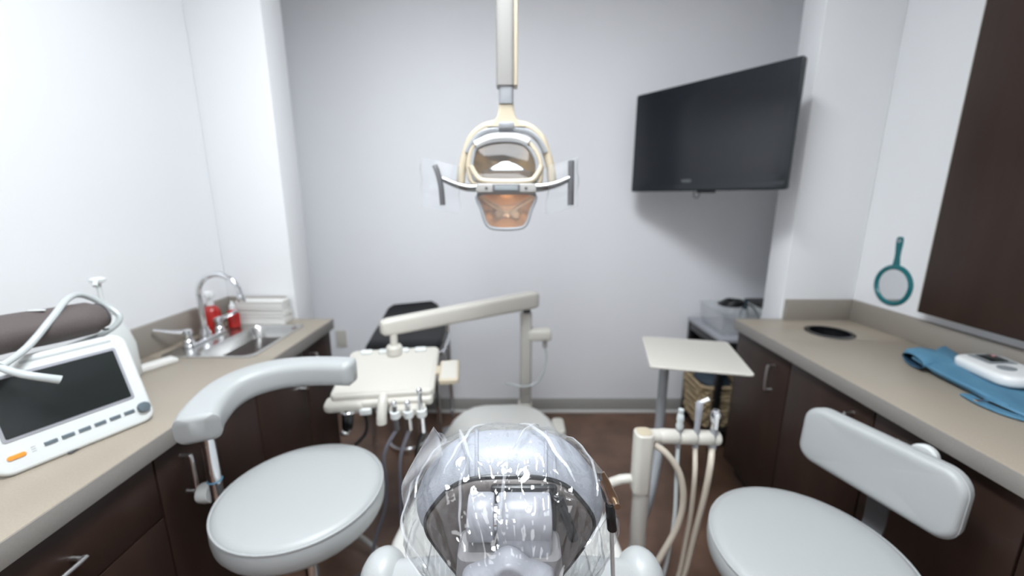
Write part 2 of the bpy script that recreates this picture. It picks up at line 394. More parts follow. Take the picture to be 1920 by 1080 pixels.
for dy, ex, ey in ((-.09, -.07, -.07), (.085, .07, .03)):
    h = MB().lathe([(.021, 0), (.02, .012), (.014, .02), (.014, .04), (.019, .046), (.017, .058), (.006, .063)], (fxp, fy+dy, ZT+.014), 18).build('valve', 'chrome', t)
    MB().tube([(fxp, fy+dy, ZT+.066), (fxp+ex*.4, fy+dy+ey*.4, ZT+.074), (fxp+ex, fy+dy+ey, ZT+.095)], (.009, .007), 10, k=4).build('lever', 'chrome', h)

t = thing('soap_bottle', 'small bottle of red soap with a white pump behind the faucet', 'bottle', (-1.331, 1.735, ZT+.007))
MB().lathe([(.031, 0), (.034, .004), (.034, .085), (.028, .10), (.013, .113)], (-1.331, 1.735, ZT+.007), 24).build('body', 'red_soap', t)
MB().lathe([(.014, 0), (.014, .022), (.008, .026), (.008, .032), (.018, .036), (.021, .05), (.016, .064), (.006, .068)], (-1.331, 1.735, ZT+.118), 20).build('pump', 'white_gloss', t)
t = thing('soap_bottle', 'short red soap bottle half hidden between faucet and paper towels', 'bottle', (-1.265, 1.78, ZT))
MB().lathe([(.022, 0), (.025, .004), (.025, .06), (.02, .075), (.011, .085)], (-1.265, 1.775, ZT+.007), 20).build('body', 'red_soap', t)
MB().lathe([(.012, 0), (.012, .02), (.006, .024), (.006, .036)], (-1.265, 1.775, ZT+.091), 16).build('cap', 'white_gloss', t)

def towels(z0, h, lab, x0, x1, dy=0):
    t = thing('paper_towel_bundle', lab, 'paper towels', ((x0+x1)/2, 1.865, z0), 'folded paper towels')
    n = 8
    for i in range(n):
        a = random.uniform(-.0025, .0025); b = random.uniform(-.003, .003)
        zz = z0 + h*i/n
        MB().bb(x0+a, x1+a+b, 1.828+dy+b, 1.905+b, zz, zz+h/n-.0006, .0022).build('towel', 'paper', t)
towels(ZT+.001, .058, 'lower bundle of white folded paper towels against the upstand', -1.29, -1.065)
towels(ZT+.060, .052, 'upper bundle of white folded paper towels against the upstand', -1.293, -1.07, .004)

t = thing('pump_jug', 'white pump jug of sanitizer behind the vital signs monitor', 'bottle', (-1.285, 1.235, ZT))
JX, JY = -1.285, 1.235
m = MB(); rings = []
for z, wx, wy in ((0, .085, .115), (.004, .09, .12), (.11, .09, .12), (.165, .075, .095), (.20, .05, .06), (.222, .036, .036)):
    rings.append([(JX+x, JY+y, ZT+.001+z) for x, y in rrect(wx, wy, min(wx, wy)*.42)])
m.loft(rings).build('jug', 'white_plastic', t)
MB().lathe([(.022, 0), (.022, .022), (.012, .03), (.012, .04)], (JX, JY, ZT+.222), 20).build('collar', 'white_plastic', t)
MB().cyl((JX, JY, ZT+.26), (JX, JY, ZT+.325), .0065, 12).build('stem', 'white_plastic', t)
hd = MB().lathe([(.01, 0), (.02, .006), (.021, .014), (.012, .02)], (JX, JY, ZT+.322), 20).build('pump_head', 'white_plastic', t)
MB().tube([(JX, JY, ZT+.333), (JX+.02, JY-.025, ZT+.333), (JX+.03, JY-.04, ZT+.322)], .006, 10, k=3).build('nozzle', 'white_plastic', hd)
tag(MB().box((0, 0, 0), (.05, .11, .016), .003, frame((-1.255, 1.345, ZT+.0085), (.9, -.42, 0), z=(0, 0, 1))).build('paper_pad', 'paper'), 'flat white paper pad on the worktop between jug and sink', 'pad')

# ------------------------------------------------------------------ vital signs monitor
BL, BR = Vector((-1.068, .738, ZT+.004)), Vector((-.955, .995, ZT+.004))
ux = (BR - BL).normalized(); un = Vector((ux.y, -ux.x, 0)); uu = (Vector((0, 0, 1)) - un*.37).normalized(); MW = (BR-BL).length; MH = .245
nf = ux.cross(uu)                           # outward normal of the face
MF = frame((BL + BR)/2 + uu*MH/2, ux, uu)
t = thing('vital_signs_monitor', 'white vital signs monitor with dark screen on the left worktop', 'monitor', ((BL.x+BR.x)/2-.03, (BL.y+BR.y)/2, ZT))
def off(M, x, y, z): return M @ Matrix.Translation((x, y, z))
MB().slab(rrect(MW, MH, .028), .022, .008, off(MF, 0, 0, -.022)).build('front_bezel', 'white_plastic', t)
m = MB(); rings = []
c0 = (BL+BR)/2
for d, zt, wd in ((.015, .215, MW-.02), (.05, .222, MW-.03), (.10, .20, MW-.06), (.12, .15, MW-.09)):
    o_ = c0 - un*(d); ring = []
    for x, z in rrect(wd, zt, .02, 4, 0, zt/2): ring.append(o_ + ux*x + Vector((0, 0, z)) - un*(z*.30))
    rings.append(ring)
m.loft(rings).build('housing', 'white_plastic', t)
fr_ = MB().slab(rrect(.228, .142, .006), .003, .001, off(MF, -.002, .018, -.0012)).build('screen_frame', 'light_grey', t)
MB().slab(rrect(.216, .128, .003), .002, .0006, off(MF, -.002, .018, .001)).build('screen', 'monitor_screen', t)
for i in range(6):
    MB().slab(rrect(.021, .0085, .001), .004, .001, off(MF, -.052 + i*.0285, -.083, -.001)).build('button', 'button_grey', t)
for i in range(3):
    MB().slab(rrect(.007, .0015, .0005), .0008, .0002, off(MF, -.079, -.079 - i*.005, -.0003)).build('indicator', 'light_grey', t)
MB().slab(rrect(.028, .010, .005), .004, .001, off(MF, -.105, -.086, -.001)).build('power_button', 'orange', t)
MB().lathe([(.0135, -.002), (.0135, .008), (.0115, .011), (.004, .012)], (0, 0, 0), 24, off(MF, .120, -.083, 0)).build('dial', 'button_grey', t)
MB().slab(rrect(.16, .006, .002), .002, .0006, off(MF, .03, .108, -.001)).build('top_strip', 'hose_clear', t)
MB().bb(-.012, .012, -.05, .05, 0, .004).v and None
MB().box((c0.x-.06, c0.y+.03, ZT+.0035), (.1, .12, .005), .001, None).build('foot', 'dark_grey', t)

# rolled blood pressure cuff on top of the monitor
t = thing('blood_pressure_cuff', 'rolled brown blood pressure cuff lying on the white monitor', 'cuff', (-1.15, .92, 1.10))
a_, b_ = Vector((-1.205, .755, 1.150)), Vector((-1.105, 1.045, 1.142))
ax = (b_ - a_).normalized(); m = MB(); rings = []
for i in range(15):
    f_ = i/14; s_ = 1 - .25*max(0, abs(f_-.5)*2 - .86)/.14
    c_ = a_.lerp(b_, f_); sd = ax.cross(Vector((0, 0, 1))).normalized(); up = sd.cross(ax)
    ring = []
    for j in range(28):
        an = 2*PI*j/28; r_ = 1 + .05*noise.noise(Vector((math.cos(an)*1.5, math.sin(an)*1.5, f_*4)))
        ring.append(c_ + sd*math.cos(an)*.058*s_*r_ + up*math.sin(an)*.043*s_*r_)
    rings.append(ring)
m.loft(rings).build('roll', 'cuff', t)
def spiral(end, dirv):
    P = []
    for i in range(60):
        an = i*.30; r_ = .012 + .00052*i
        P.append(end + dirv*.004 + sd*math.cos(an)*r_*1.2 + up*math.sin(an)*r_*.88)
    return P
MB().tube(spiral(a_, -ax), .003, 6).build('roll_edge', 'navy', t)
MB().tube(spiral(b_, ax), .003, 6).build('roll_edge', 'dark_grey', t)
c_ = a_.lerp(b_, .62)
MB().slab(rrect(.035, .008, .003), .003, .001, frame(c_ + up*.0435 + sd*.012, ax*.6 + sd, ax - sd*.6)).build('tab', 'white_plastic', t)
tag(MB().tube([(-1.075, .80, 1.105), (-1.085, .86, 1.125), (-1.095, .93, 1.172), (-1.125, 1.0, 1.202), (-1.15, 1.06, 1.196), (-1.14, 1.10, 1.16), (-1.11, 1.105, 1.12), (-1.13, 1.07, 1.085), (-1.19, 1.0, 1.06)], .0075, 12, k=6).build('cuff_hose', 'hose_clear'),
    'pale hose looping over the rolled cuff', 'hose')
tag(MB().tube([(-1.19, .80, 1.102), (-1.11, .80, 1.110), (-1.035, .80, 1.087), (-1.00, .835, 1.058)], (.0055, .009), 12, k=5).build('sensor_probe', 'hose_clear'),
    'pale sensor probe hanging over the top left of the monitor screen', 'probe')

# ------------------------------------------------------------------ hand mirror, pouch, meter on the right
t = thing('hand_mirror', 'teal framed round hand mirror hanging on the white wall', 'mirror', (1.655, 1.742, 1.08))
MM = frame((1.657, 1.742, 1.078), (0, -1, 0), z=(-1, 0, 0))      # local x to the viewer's right, z out of the wall
MM = frame((1.662, 1.742, 1.078), (0, -1, 0), (0, .06, 1)) if False else frame((1.662, 1.742, 1.078), (0, -1, .05), (0, .05, 1))
MB().ring((0, 0, -.010),   .080, .0115, MM, 48, 10).build('rim', 'teal', t)
MB().lathe([(.079, -.016), (.079, -.008)], (0, 0, 0), 48, MM).build('mirror_back', 'teal', t)
MB().lathe([(.073, -.008), (.073, -.0065)], (0, 0, 0), 48, MM).build('glass', 'mirror_glass', t)
MB().slab(smooth2d([(-.017, .080), (.017, .080), (.014, .13), (.018, .19), (.012, .210), (-.012, .210), (-.018, .19), (-.014, .13)], 4), .012, .004, off(MM, 0, 0, -.018)).build('grip', 'teal', t)
MB().ring((0, .194, -.006), .006, .0016, MM, 20, 6).build('hanging_hole', 'chrome', t)
if (MM.to_3x3() @ Vector((0, 0, 1))).x > 0:        # keep the glass towards the room
    pass

t = thing('blue_pouch', 'limp blue fabric pouch lying on the right worktop', 'pouch', (1.48, 1.22, ZT))
def pouch_ring(y, x0, x1, h, lift=0):
    r_ = []
    for j in range(24):
        an = 2*PI*j/24; x = (x0+x1)/2 + (x1-x0)/2*math.cos(an); z = ZT + .002 + h/2 + (h/2)*math.copysign(abs(math.sin(an))**.7, math.sin(an)) + lift*max(0, math.sin(an))
        r_.append((x, y + .05*math.cos(an) + .012*noise.noise(Vector((x*9, y*9, 1))), z + (.006*noise.noise(Vector((x*14, y*14, 0))) if math.sin(an) > .1 else 0)))
    return r_
m = MB(); m.loft([pouch_ring(1.375, 1.44, 1.60, .035, .012), pouch_ring(1.365, 1.425, 1.615, .045, .014), pouch_ring(1.31, 1.40, 1.62, .034), pouch_ring(1.22, 1.385, 1.625, .026), pouch_ring(1.12, 1.37, 1.61, .022),
        pouch_ring(1.04, 1.37, 1.585, .018), pouch_ring(1.0, 1.39, 1.56, .012)], cap=False)
m.build('body', 'blue_cloth', t)
MB().tube([(1.42, 1.35, ZT+.03), (1.395, 1.24, ZT+.026), (1.38, 1.12, ZT+.022), (1.38, 1.03, ZT+.014)], .006, 8, k=4).build('seam', 'blue_cloth', t)
m = MB(); R_ = []
for (cx_, cy_, hw_, hh_) in ((1.402, 1.335, .052, .020), (1.425, 1.345, .062, .026), (1.47, 1.355, .064, .026), (1.52, 1.35, .06, .022)):
    R_.append([(cx_ + .25*hw_*math.cos(2*PI*j/24) , cy_ + hw_*math.cos(2*PI*j/24), ZT + .006 + hh_ + hh_*math.sin(2*PI*j/24)) for j in range(24)])
m.loft(R_, cap=False); m.build('mouth_fold', 'blue_cloth', t)
m = MB(); m.loft([[(x + .004, (y-1.345)*.94 + 1.345, (z-ZT-.03)*.90 + ZT + .03) for x, y, z in r_] for r_ in R_], cap=False); m.build('mouth_shade', 'mouth_shade', t)  # inner layer coloured dark to carry the shade inside the mouth
m = MB(); m.sweep(catmull([(1.36, 1.12, ZT+.006), (1.345, 1.06, ZT+.007), (1.355, 1.0, ZT+.006), (1.40, .95, ZT+.006)], 4), [rrect(.03, .006, .002) for _ in range(13)]); m.build('strap', 'blue_cloth', t)
MB().box((1.347, 1.07, ZT+.013), (.034, .012, .004), .0015).build('buckle', 'chrome', t)

t = thing('handheld_meter', 'white handheld meter with grey display resting on the blue pouch', 'meter', (1.53, 1.2, .895))
MT = frame((1.545, 1.20, ZT+.032), (-.20, -1, 0), (1, -.20, .10))
MB().slab(rrect(.21, .135, .045, 7), .036, .014, MT, dome=.003).build('shell', 'white_gloss', t)
MB().slab(rrect(.085, .075, .006), .0035, .001, off(MT, -.040, .008, .0355)).build('display_frame', 'glass_label', t)
MB().slab(rrect(.06, .045, .003), .002, .0005, off(MT, -.046, .012, .0385)).build('display', 'monitor_screen', t)
MB().slab(rrect(.01, .007, .002), .002, .0005, off(MT, -.062, .028, .0397)).build('display_icon', 'pink', t)
MB().lathe([(.021, .034), (.021, .0405), (.017, .0415), (.015, .0395), (.004, .0395)], (0, 0, 0), 24, off(MT, .035, -.012, 0)).build('button', 'glass_label', t)

# ------------------------------------------------------------------ television on its wall arm
uL, uR = Vector((.69, 2.38, 0)), Vector((1.135, 1.755, 0)); tx = (uR-uL).normalized(); TW = (uR-uL).length + .03; TH = .512
tn = Vector((tx.y, -tx.x, 0)); TC = (uL+uR)/2 + Vector((0, 0, 1.742))
TM = frame(TC, tx, (0, 0, 1))
if (TM.to_3x3() @ Vector((0, 0, 1))).y > 0: print('tv normal away')
t = thing('television', 'black flat television angled out from the back wall on an arm', 'television', TC)
MB().slab(rrect(TW, TH, .012), .030, .006, off(TM, 0, 0, -.030)).build('frame', 'tv_frame', t)
MB().slab(rrect(TW-.07, TH-.10, .02), .045, .015, off(TM, 0, 0, -.072)).build('back_housing', 'black', t)
MB().slab(rrect(TW-.075, TH-.105, .002), .0016, .0004, off(TM, 0, .014, -.001)).build('screen', 'tv_screen', t)
MB().slab(rrect(TW-.02, .030, .004), .003, .001, off(TM, 0, -TH/2+.022, -.001)).build('lower_trim', 'tv_frame', t)
text_part('logo', 'VIZIO', .021, off(TM, -.06, -TH/2+.049, .0006), 'glass_label', t)
MB().slab(rrect(.09, .012, .004), .02, .004, off(TM, .04, -TH/2-.004, -.026)).build('sensor_bump', 'black', t)
tb = TC - (TM.to_3x3() @ Vector((0, 0, 1)))*.07
wallp = Vector((1.16, YB-.012, 1.74))
t2 = thing('tv_wall_arm', 'black swing arm holding the television to the back wall', 'wall mount', wallp)
MB().box(wallp, (.12, .02, .22), .004).build('wall_plate', 'black', t2)
elb = Vector((1.22, 2.36, 1.74))
MB().tube([wallp, elb], .018, 12).build('arm', 'black', t2)
MB().tube([elb, tb + Vector((0, 0, -.002))], .018, 12).build('arm', 'black', t2)
MB().cyl(elb + V(0, 0, -.03), elb + V(0, 0, .03), .022, 16).build('pivot', 'black', t2)
cb = TC + tx*(-.02) + V(0, 0, -TH/2) - tn*0
MB().tube([cb + V(.02, .03, .03), cb + V(.02, .03, -.005), cb + V(.022, .028, -.028), cb + V(.034, .016, -.032), cb + V(.04, .01, -.012), cb + V(.03, .02, .02)], .0022, 8, k=6).build('cable_loop', 'black', t)

# ------------------------------------------------------------------ dental lamp on its ceiling pole
LX, LY = -.016, 1.20
t = thing('dental_lamp', 'cream dental operating lamp hanging from a grey ceiling pole', 'lamp', (LX, LY, ZC))
MB().slab(rrect(.048, .05, .012), 1.06, .002, Matrix.Translation((LX-.002, LY, 1.745))).build('pole', 'warm_grey', t)
MB().slab(rrect(.010, .046, .003), 1.06, .001, Matrix.Translation((LX+.026, LY, 1.746))).build('pole_edge', 'cream', t)
MB().slab(rrect(.040, .042, .01), .06, .002, Matrix.Translation((LX, LY, 1.70))).build('pole_sleeve', 'grey_plastic', t)
MB().lathe([(.10, 0), (.10, .02), (.06, .05)][::-1] and [(.06, -.06), (.10, -.02), (.10, 0)], (LX, LY, ZC), 28).build('ceiling_flange', 'warm_grey', t)
# yoke
neck = []
for z, wd in ((1.712, .040), (1.69, .042), (1.67, .050), (1.655, .075), (1.643, .11)): neck.append([(LX+x, LY+y, z) for x, y in rrect(wd, .034, .009)])
MB().loft(neck).build('neck', 'cream', t)
for s in (-1, 1):
    P = catmull([(LX + s*.02, LY, 1.652), (LX + s*.062, LY, 1.642), (LX + s*.095, LY, 1.615), (LX + s*.113, LY, 1.575), (LX + s*.126, LY-.002, 1.53), (LX + s*.131, LY-.005, 1.485)], 5)
    secs = [rrect(.030, .018, .006) for _ in P]
    y_ = MB().sweep(P, secs, up=(0, 1, 0)) if False else MB().tube(P, .0125, 12)
    y_.build('yoke_arm', 'cream', t)
P = catmull([(LX-.11, LY-.008, 1.575), (LX-.088, LY-.008, 1.61), (LX-.055, LY-.008, 1.632), (LX, LY-.008, 1.637), (LX+.055, LY-.008, 1.632), (LX+.088, LY-.008, 1.61), (LX+.11, LY-.008, 1.575)], 5)
MB().tube(P, .0085, 10).build('yoke_liner', 'grey_plastic', t)
MB().box((LX, LY-.013, 1.645), (.042, .022, .018), .004).build('yoke_cap', 'grey_plastic', t)
# head: local x right, y up, z towards the viewer
HM = frame((LX, LY-.02, 1.482), (1, 0, 0), (0, .10, 1))
up_o = smooth2d([(-.088, .112), (-.04, .130), (.02, .132), (.062, .118), (.090, .080), (.096, .038), (.076, .004), (-.076, .004), (-.104, .038), (-.102, .080)], 4)
lo_o = smooth2d([(-.080, -.022), (-.070, -.065), (-.056, -.105), (-.03, -.117), (.03, -.117), (.056, -.105), (.070, -.065), (.080, -.022), (0, -.018)], 4)
def dish(o, depth, name, mt, parent):
    cx = sum(p[0] for p in o)/len(o); cy = sum(p[1] for p in o)/len(o); R = []
    for q_ in (1, .92, .8, .6, .4, .2, .06): R.append([HM @ Vector((cx + (x-cx)*q_, cy + (y-cy)*q_, -depth*(1-q_*q_))) for x, y in o])
    m = MB(); m.loft(R, cap=False); m.add(R[-1], [tuple(range(len(o)))]); return m.build(name, mt, parent)
head = MB()
head.tube([HM @ Vector((x, y, 0)) for x, y in up_o], .0075, 10, closed=True); hf = head.build('head_frame', 'cream', t)
dish(up_o, .075, 'upper_reflector', 'gold_dish', t)
dish(lo_o, .045, 'lower_shield_reflection', 'shield_reflection', t)  # copper colour stands for the orange reflection in the clear lower shield
MB().tube([HM @ Vector((x, y, 0)) for x, y in lo_o], .0048, 8, closed=True).build('lower_frame', 'grey_plastic', t)
m = MB(); m.tube([HM @ Vector((x, y, .004)) for x, y in [(-.086, .112), (-.04, .131), (.02, .133), (.062, .12)]], .012, 10, k=5); m.build('hood', 'white_gloss', hf)
MB().tube([HM @ Vector((x, y, .006)) for x, y in inset(up_o, .010)], .005, 8, closed=True).build('inner_rim', 'grey_plastic', hf)
MB().slab(inset(up_o, .012), .0025, .0008, off(HM, 0, 0, .001)).build('upper_lens', 'clear_lens', t)
MB().slab(inset(lo_o, .004), .0025, .0008, off(HM, 0, 0, .001)).build('lower_lens', 'clear_lens', t)
MB().slab(smooth2d([(-.055, .050), (-.02, .072), (.02, .072), (.055, .050), (.03, .044), (0, .040), (-.03, .044)], 4), .02, .005, off(HM, 0, 0, -.04)).build('bulb_shield', 'chrome', t)
MB().slab(rrect(.140, .036, .006), .014, .004, off(HM, 0, .030, -.030)).build('bulb_housing', 'amber_dark', t)
MB().tube([HM @ V(-.100, .056, .004), HM @ V(-.088, .034, .006), HM @ V(-.070, .016, .008), HM @ V(-.03, .012, .008), HM @ V(.03, .012, .008), HM @ V(.070, .016, .008), HM @ V(.088, .034, .006), HM @ V(.098, .056, .004)], .0085, 12, k=4).build('brow', 'cream', t)
bar = MB().slab(rrect(.168, .026, .006), .03, .004, off(HM, 0, -.006, -.010)).build('crossbar', 'warm_grey', t)
MB().slab(rrect(.076, .021, .002), .003, .001, off(HM, 0, -.006, .019)).build('name_plate', 'dark_grey', bar)
MB().slab(rrect(.064, .013, .002), .002, .0006, off(HM, 0, -.006, .0212)).build('plate_inset', 'glass_label', bar)
for s in (-1, 1):
    MB().lathe([(.004, 0), (.004, .002), (.002, .0028)], (0, 0, 0), 12, off(HM, s*.055, -.006, .0195)).build('screw', 'dark_grey', bar)
# handles
MB().tube([HM @ V(-.07, -.002, .004), HM @ V(-.105, -.004, .008), HM @ V(-.14, .004, .012), HM @ V(-.178, .02, .014)], (.012, .007), 12, k=5).build('handle_stem', 'stem_metal', t)
MB().tube([HM @ V(.07, -.002, .004), HM @ V(.10, -.002, .008), HM @ V(.14, .006, .012), HM @ V(.178, .022, .014)], (.014, .008), 12, k=5).build('handle_stem', 'stem_metal', t)
MB().tube([HM @ V(-.198, .056, .014), HM @ V(-.190, .036, .014), HM @ V(-.182, .0, .014), HM @ V(-.178, -.052, .014)], .0078, 14, k=5).build('grip', 'grip_metal', t)
MB().tube([HM @ V(.180, .068, .014), HM @ V(.180, 0, .014), HM @ V(.180, -.052, .014)], .0088, 14).build('grip', 'grip_metal', t)
for s, w0, w1, lab in ((-1, -.238, -.130, 'clear plastic sleeve over the lamp handle left of the head'), (1, .112, .200, 'clear plastic sleeve over the lamp handle right of the head')):
    m = MB(); R = []
    for i in range(13):
        f_ = i/12; yv = .066 - .132*f_; ring = []
        for j in range(24):
            an = 2*PI*j/24; x = (w0+w1)/2 + (w1-w0)/2*math.cos(an)
            x += .010*noise.noise(Vector((f_*3, s*5, 2)))
            zz = .014 + (.016 + .005*noise.noise(Vector((x*40, yv*30, s))))*math.sin(an)*(.35 + .65*math.sin(PI*min(1, f_*1.3+.1))**.5)
            ring.append(HM @ Vector((x, yv + .012*math.cos(an)*s, zz)))
        R.append(ring)
    m.loft(R, cap=False); tag(m.build('handle_sleeve', 'sleeve_film'), lab, 'plastic sleeve', 'lamp handle sleeves')

# ------------------------------------------------------------------ stools
def stool_base(t, cx, cy, zs):
    MB().cyl((cx, cy, zs-.16), (cx, cy, zs-.075), .028, 20).build('upper_column', 'black', t)
    MB().cyl((cx, cy, .10), (cx, cy, zs-.15), .018, 20).build('gas_lift', 'chrome', t)
    MB().cyl((cx, cy, .07), (cx, cy, .28), .030, 20).build('column', 'black', t)
    MB().lathe([(.13, 0), (.13, .012), (.02, .016)], (cx, cy, zs-.088), 28).build('seat_plate', 'black', t)
    for k in range(5):
        a = 2*PI*k/5 + .35; d = V(math.cos(a), math.sin(a), 0); e = V(cx, cy, 0) + d*.25
        MB().tube([V(cx, cy, .10) + d*.02, V(cx, cy, .095) + d*.12, e + V(0, 0, .07)], (.022, .014), 12, k=3).build('foot', 'black', t)
        c = MB().cyl(e + V(-d.y, d.x, 0)*.016 + V(0, 0, .026), e - V(-d.y, d.x, 0)*.016 + V(0, 0, .026), .026, 18, bev=.004).build('caster', 'dark_grey', t)
        MB().cyl(e + V(0, 0, .03), e + V(0, 0, .072), .008, 10).build('caster_stem', 'chrome', c)
def stool_seat(t, cx, cy, zs, r):
    pr = [(r*.55, -.075), (r*.9, -.075), (r*.965, -.070), (r*.995, -.058), (r*1.005, -.040), (r*1.0, -.020), (r*.985, -.009), (r*.955, -.002), (r*.90, .002), (r*.7, .006), (r*.4, .008), (r*.06, .0085)]
    s_ = MB().lathe(pr, (cx, cy, zs), 64).build('seat', 'vinyl', t, 60)
    MB().ring((cx, cy, zs-.008), r*.988, .0028, None, 72, 8).build('piping', 'vinyl', s_)
    return s_
# left, with the curved belly arm
SLX, SLY, SLZ, SLR = -.557, .94, .70, .206
t = thing('operator_stool', 'pale grey vinyl stool with a curved padded arm by the left cabinets', 'stool', (SLX, SLY, 0), 'pale grey vinyl stools')
stool_base(t, SLX, SLY, SLZ); stool_seat(t, SLX, SLY, SLZ, SLR)
P = catmull([(-.755, .878, .905), (-.775, .928, .914), (-.778, 1.0, .930), (-.755, 1.055, .940), (-.702, 1.095, .948), (-.630, 1.118, .951), (-.545, 1.122, .952), (-.462, 1.115, .952)], 5)
secs = []
n_ = len(P)
for i in range(n_):
    f_ = i/(n_-1); e_ = min(1, (.35 + min(f_, 1-f_)*22)); wd = .098 - .028*f_
    secs.append(rrect(wd*e_, .076*(.6 + .4*e_), .024*e_, 5))
arm = MB().sweep(P, secs).build('arm_pad', 'vinyl', t, 60)
seam = [p + V(0, 0, .030) for p in P]
MB().cyl((-.800, .957, .60), (-.786, .942, .885), .0160, 18).build('arm_post', 'chrome', t)
MB().ring((0, 0, 0), .0162, .0022, frame((-.7945, .951, .715), (1, 0, 0), z=(-.018, .015, -.262)), 24, 8).build('post_ring', 'blue_cloth', t)
MB().tube([(-.800, .957, .61), (-.797, .955, .57), (-.75, .95, .545), (-.62, .94, .575), (SLX, SLY, .605)], .0135, 12, k=5).build('arm_bracket', 'chrome', t)
MB().lathe([(.026, -.016), (.028, 0), (.026, .016)], (0, 0, 0), 20, frame((-.832, .965, .665), (0, 1, .3), z=(1, -.3, 0))).build('knob', 'white_plastic', t)
MB().tube([(-.825, .963, .665), (-.790, .955, .66)], .008, 10).build('knob_stem', 'chrome', t)
# right, with a backrest
SRX, SRY, SRZ, SRR = .722, .832, .62, .219
t = thing('dentist_stool', 'pale grey vinyl stool with a wide rectangular backrest by the right cabinets', 'stool', (SRX, SRY, 0), 'pale grey vinyl stools')
stool_base(t, SRX, SRY, SRZ); stool_seat(t, SRX, SRY, SRZ, SRR)
bn = Vector((-.95, -.31, .05)).normalized(); bc = Vector((.968, .962, .752)); bx_ = Vector((-.31*-1, -.95, 0)).normalized()
BM_ = frame(bc - bn*0, bx_, z=bn)
def curved(M, o, D, r, bend, dome=.004):
    m = MB(); m.slab(o, D, r, None, 5, dome); out = MB()
    out.add([M @ Vector((p.x, p.y, p.z + bend*p.x*p.x)) for p in m.v], m.f); return out
b_o = curved(off(BM_, 0, 0, -.045), rrect(.372, .178, .05, 8), .05, .018, .55).build('backrest', 'vinyl', t, 60)
pp = [BM_ @ Vector((x, y, -.012 + .55*x*x)) for x, y in inset(rrect(.372, .178, .05, 8), .001)]
MB().tube(pp, .0026, 8, closed=True).build('piping', 'vinyl', b_o)
MB().slab(rrect(.19, .09, .02), .012, .004, off(BM_, 0, -.01, -.057)).build('back_plate', 'white_plastic', t)
q0 = BM_ @ Vector((0, -.03, -.06)); d_ = Vector((SRX, SRY, 0)) - Vector((q0.x, q0.y, 0)); d_.normalize()
m = MB(); m.sweep(catmull([q0 + V(0, 0, .05), q0, q0 + V(0, 0, -.10), q0 + V(0, 0, -.175), q0 + d_*.05 + V(0, 0, -.205), q0 + d_*.22 + V(0, 0, -.195)], 5), [rrect(.05, .010, .003) for _ in range(26)], up=(-d_.x, -d_.y, .02)); m.build('back_bar', 'dark_grey', t)
MB().lathe([(.026, 0), (.030, .006), (.028, .022), (.018, .026)], (0, 0, 0), 20, frame(BM_ @ Vector((.06, .055, -.065)), bx_, z=-bn)).build('knob', 'white_plastic', t)
MB().tube([BM_ @ Vector((.06, .03, -.05)), BM_ @ Vector((.06, .055, -.07))], .008, 8).build('knob_stem', 'dark_grey', t)

# ------------------------------------------------------------------ dental chair
t = thing('dental_chair', 'pale vinyl dental patient chair seen from behind its headrest', 'chair', (-.02, 1.05, 0)); chair = t
def xc(y): return .0 - .045*(y-.5)/1.1
def slabchain(rows, thick, rad=.03):
    P = [(xc(y), y, z) for y, z, wd in rows]; m = MB()
    return m.sweep(P, [rrect(2*wd, thick, min(rad, wd), 5) for y, z, wd in rows])
seat = slabchain([(.70, .485, .27), (.72, .48, .30), (.85, .465, .328), (1.0, .455, .325), (1.12, .455, .305), (1.20, .457, .290), (1.205, .457, .285)], .10).build('seat', 'vinyl_ivory', t, 60)
leg = slabchain([(1.208, .457, .284), (1.22, .457, .290), (1.40, .452, .270), (1.55, .450, .248), (1.66, .449, .222), (1.72, .448, .192), (1.752, .447, .155), (1.765, .446, .11)], .09, .04).build('legrest', 'vinyl_ivory', t, 60)
for s in (-1, 1):
    MB().tube([(xc(y) + s*w_*.80, y, .510 - .006*(y-.8)) for y, w_ in ((.80, .325), (1.0, .325), (1.2, .29))], .002, 6).build('seam', 'stitch', seat)
MB().bb(-.20, .14, .75, 1.55, .33, .41, .02).build('seat_frame', 'beige', t)
MB().bb(-.14, .09, .92, 1.30, .06, .335, .03).build('pedestal', 'beige', t)
MB().slab(rrect(.42, .75, .06), .06, .02, Matrix.Translation((-.03, 1.12, 0))).build('base_plate', 'beige', t)
MB().slab(rrect(.055, .12, .02), .05, .012, Matrix.Translation((.205, 1.62, .43))).build('side_bracket', 'beige', t)
# backrest: leaning towards the viewer
bt, bb_ = Vector((0, .565, .824)), Vector((0, .80, .462)); bup = (bt-bb_).normalized()
BK = frame((0, bb_.y, bb_.z), (1, 0, 0), bup)            # local z points to the viewer side (back)
LB = (bt-bb_).length
out = [(x_, y_*.92) for x_, y_ in smooth2d([(-.20, -.02), (-.265, .06), (-.285, .20), (-.278, .32), (-.245, .385), (-.17, .42), (-.08, .44), (0, .445), (.08, .44), (.17, .42), (.245, .385), (.278, .32), (.285, .20), (.265, .06), (.20, -.02)], 4)]
back = MB().slab(out, .085, .028, off(BK, 0, 0, -.045), 5, dome=.01).build('backrest', 'vinyl', t, 60)
st = inset(out, .030)
stp = [BK @ Vector((x, y, .0405)) for x, y in st if y > .22]
stp.sort(key=lambda p: p.x)
acc = []; last = None
fine = catmull(stp, 24)
m = MB(); L_ = 0; on = True; seg = [fine[0]]
for a, b in zip(fine, fine[1:]):
    L_ += (b-a).length
    seg.append(b)
    if L_ > (.005 if on else .0025):
        if on and len(seg) > 1: m.tube([seg[0], seg[-1]], .0007, 5)
        on = not on; L_ = 0; seg = [b]
m.build('stitching', 'stitch', back)
for s in (-1, 1):
    MB().ball((s*.243, .635, .738), (.045, .055, .062), 24).build('shoulder_bolster', 'vinyl', t)
    MB().slab(rrect(.07, .30, .03), .05, .02, Matrix.Translation((xc(.95) + s*.37, .95, .56)) @ Matrix.Translation((0, .0, -.11))).v
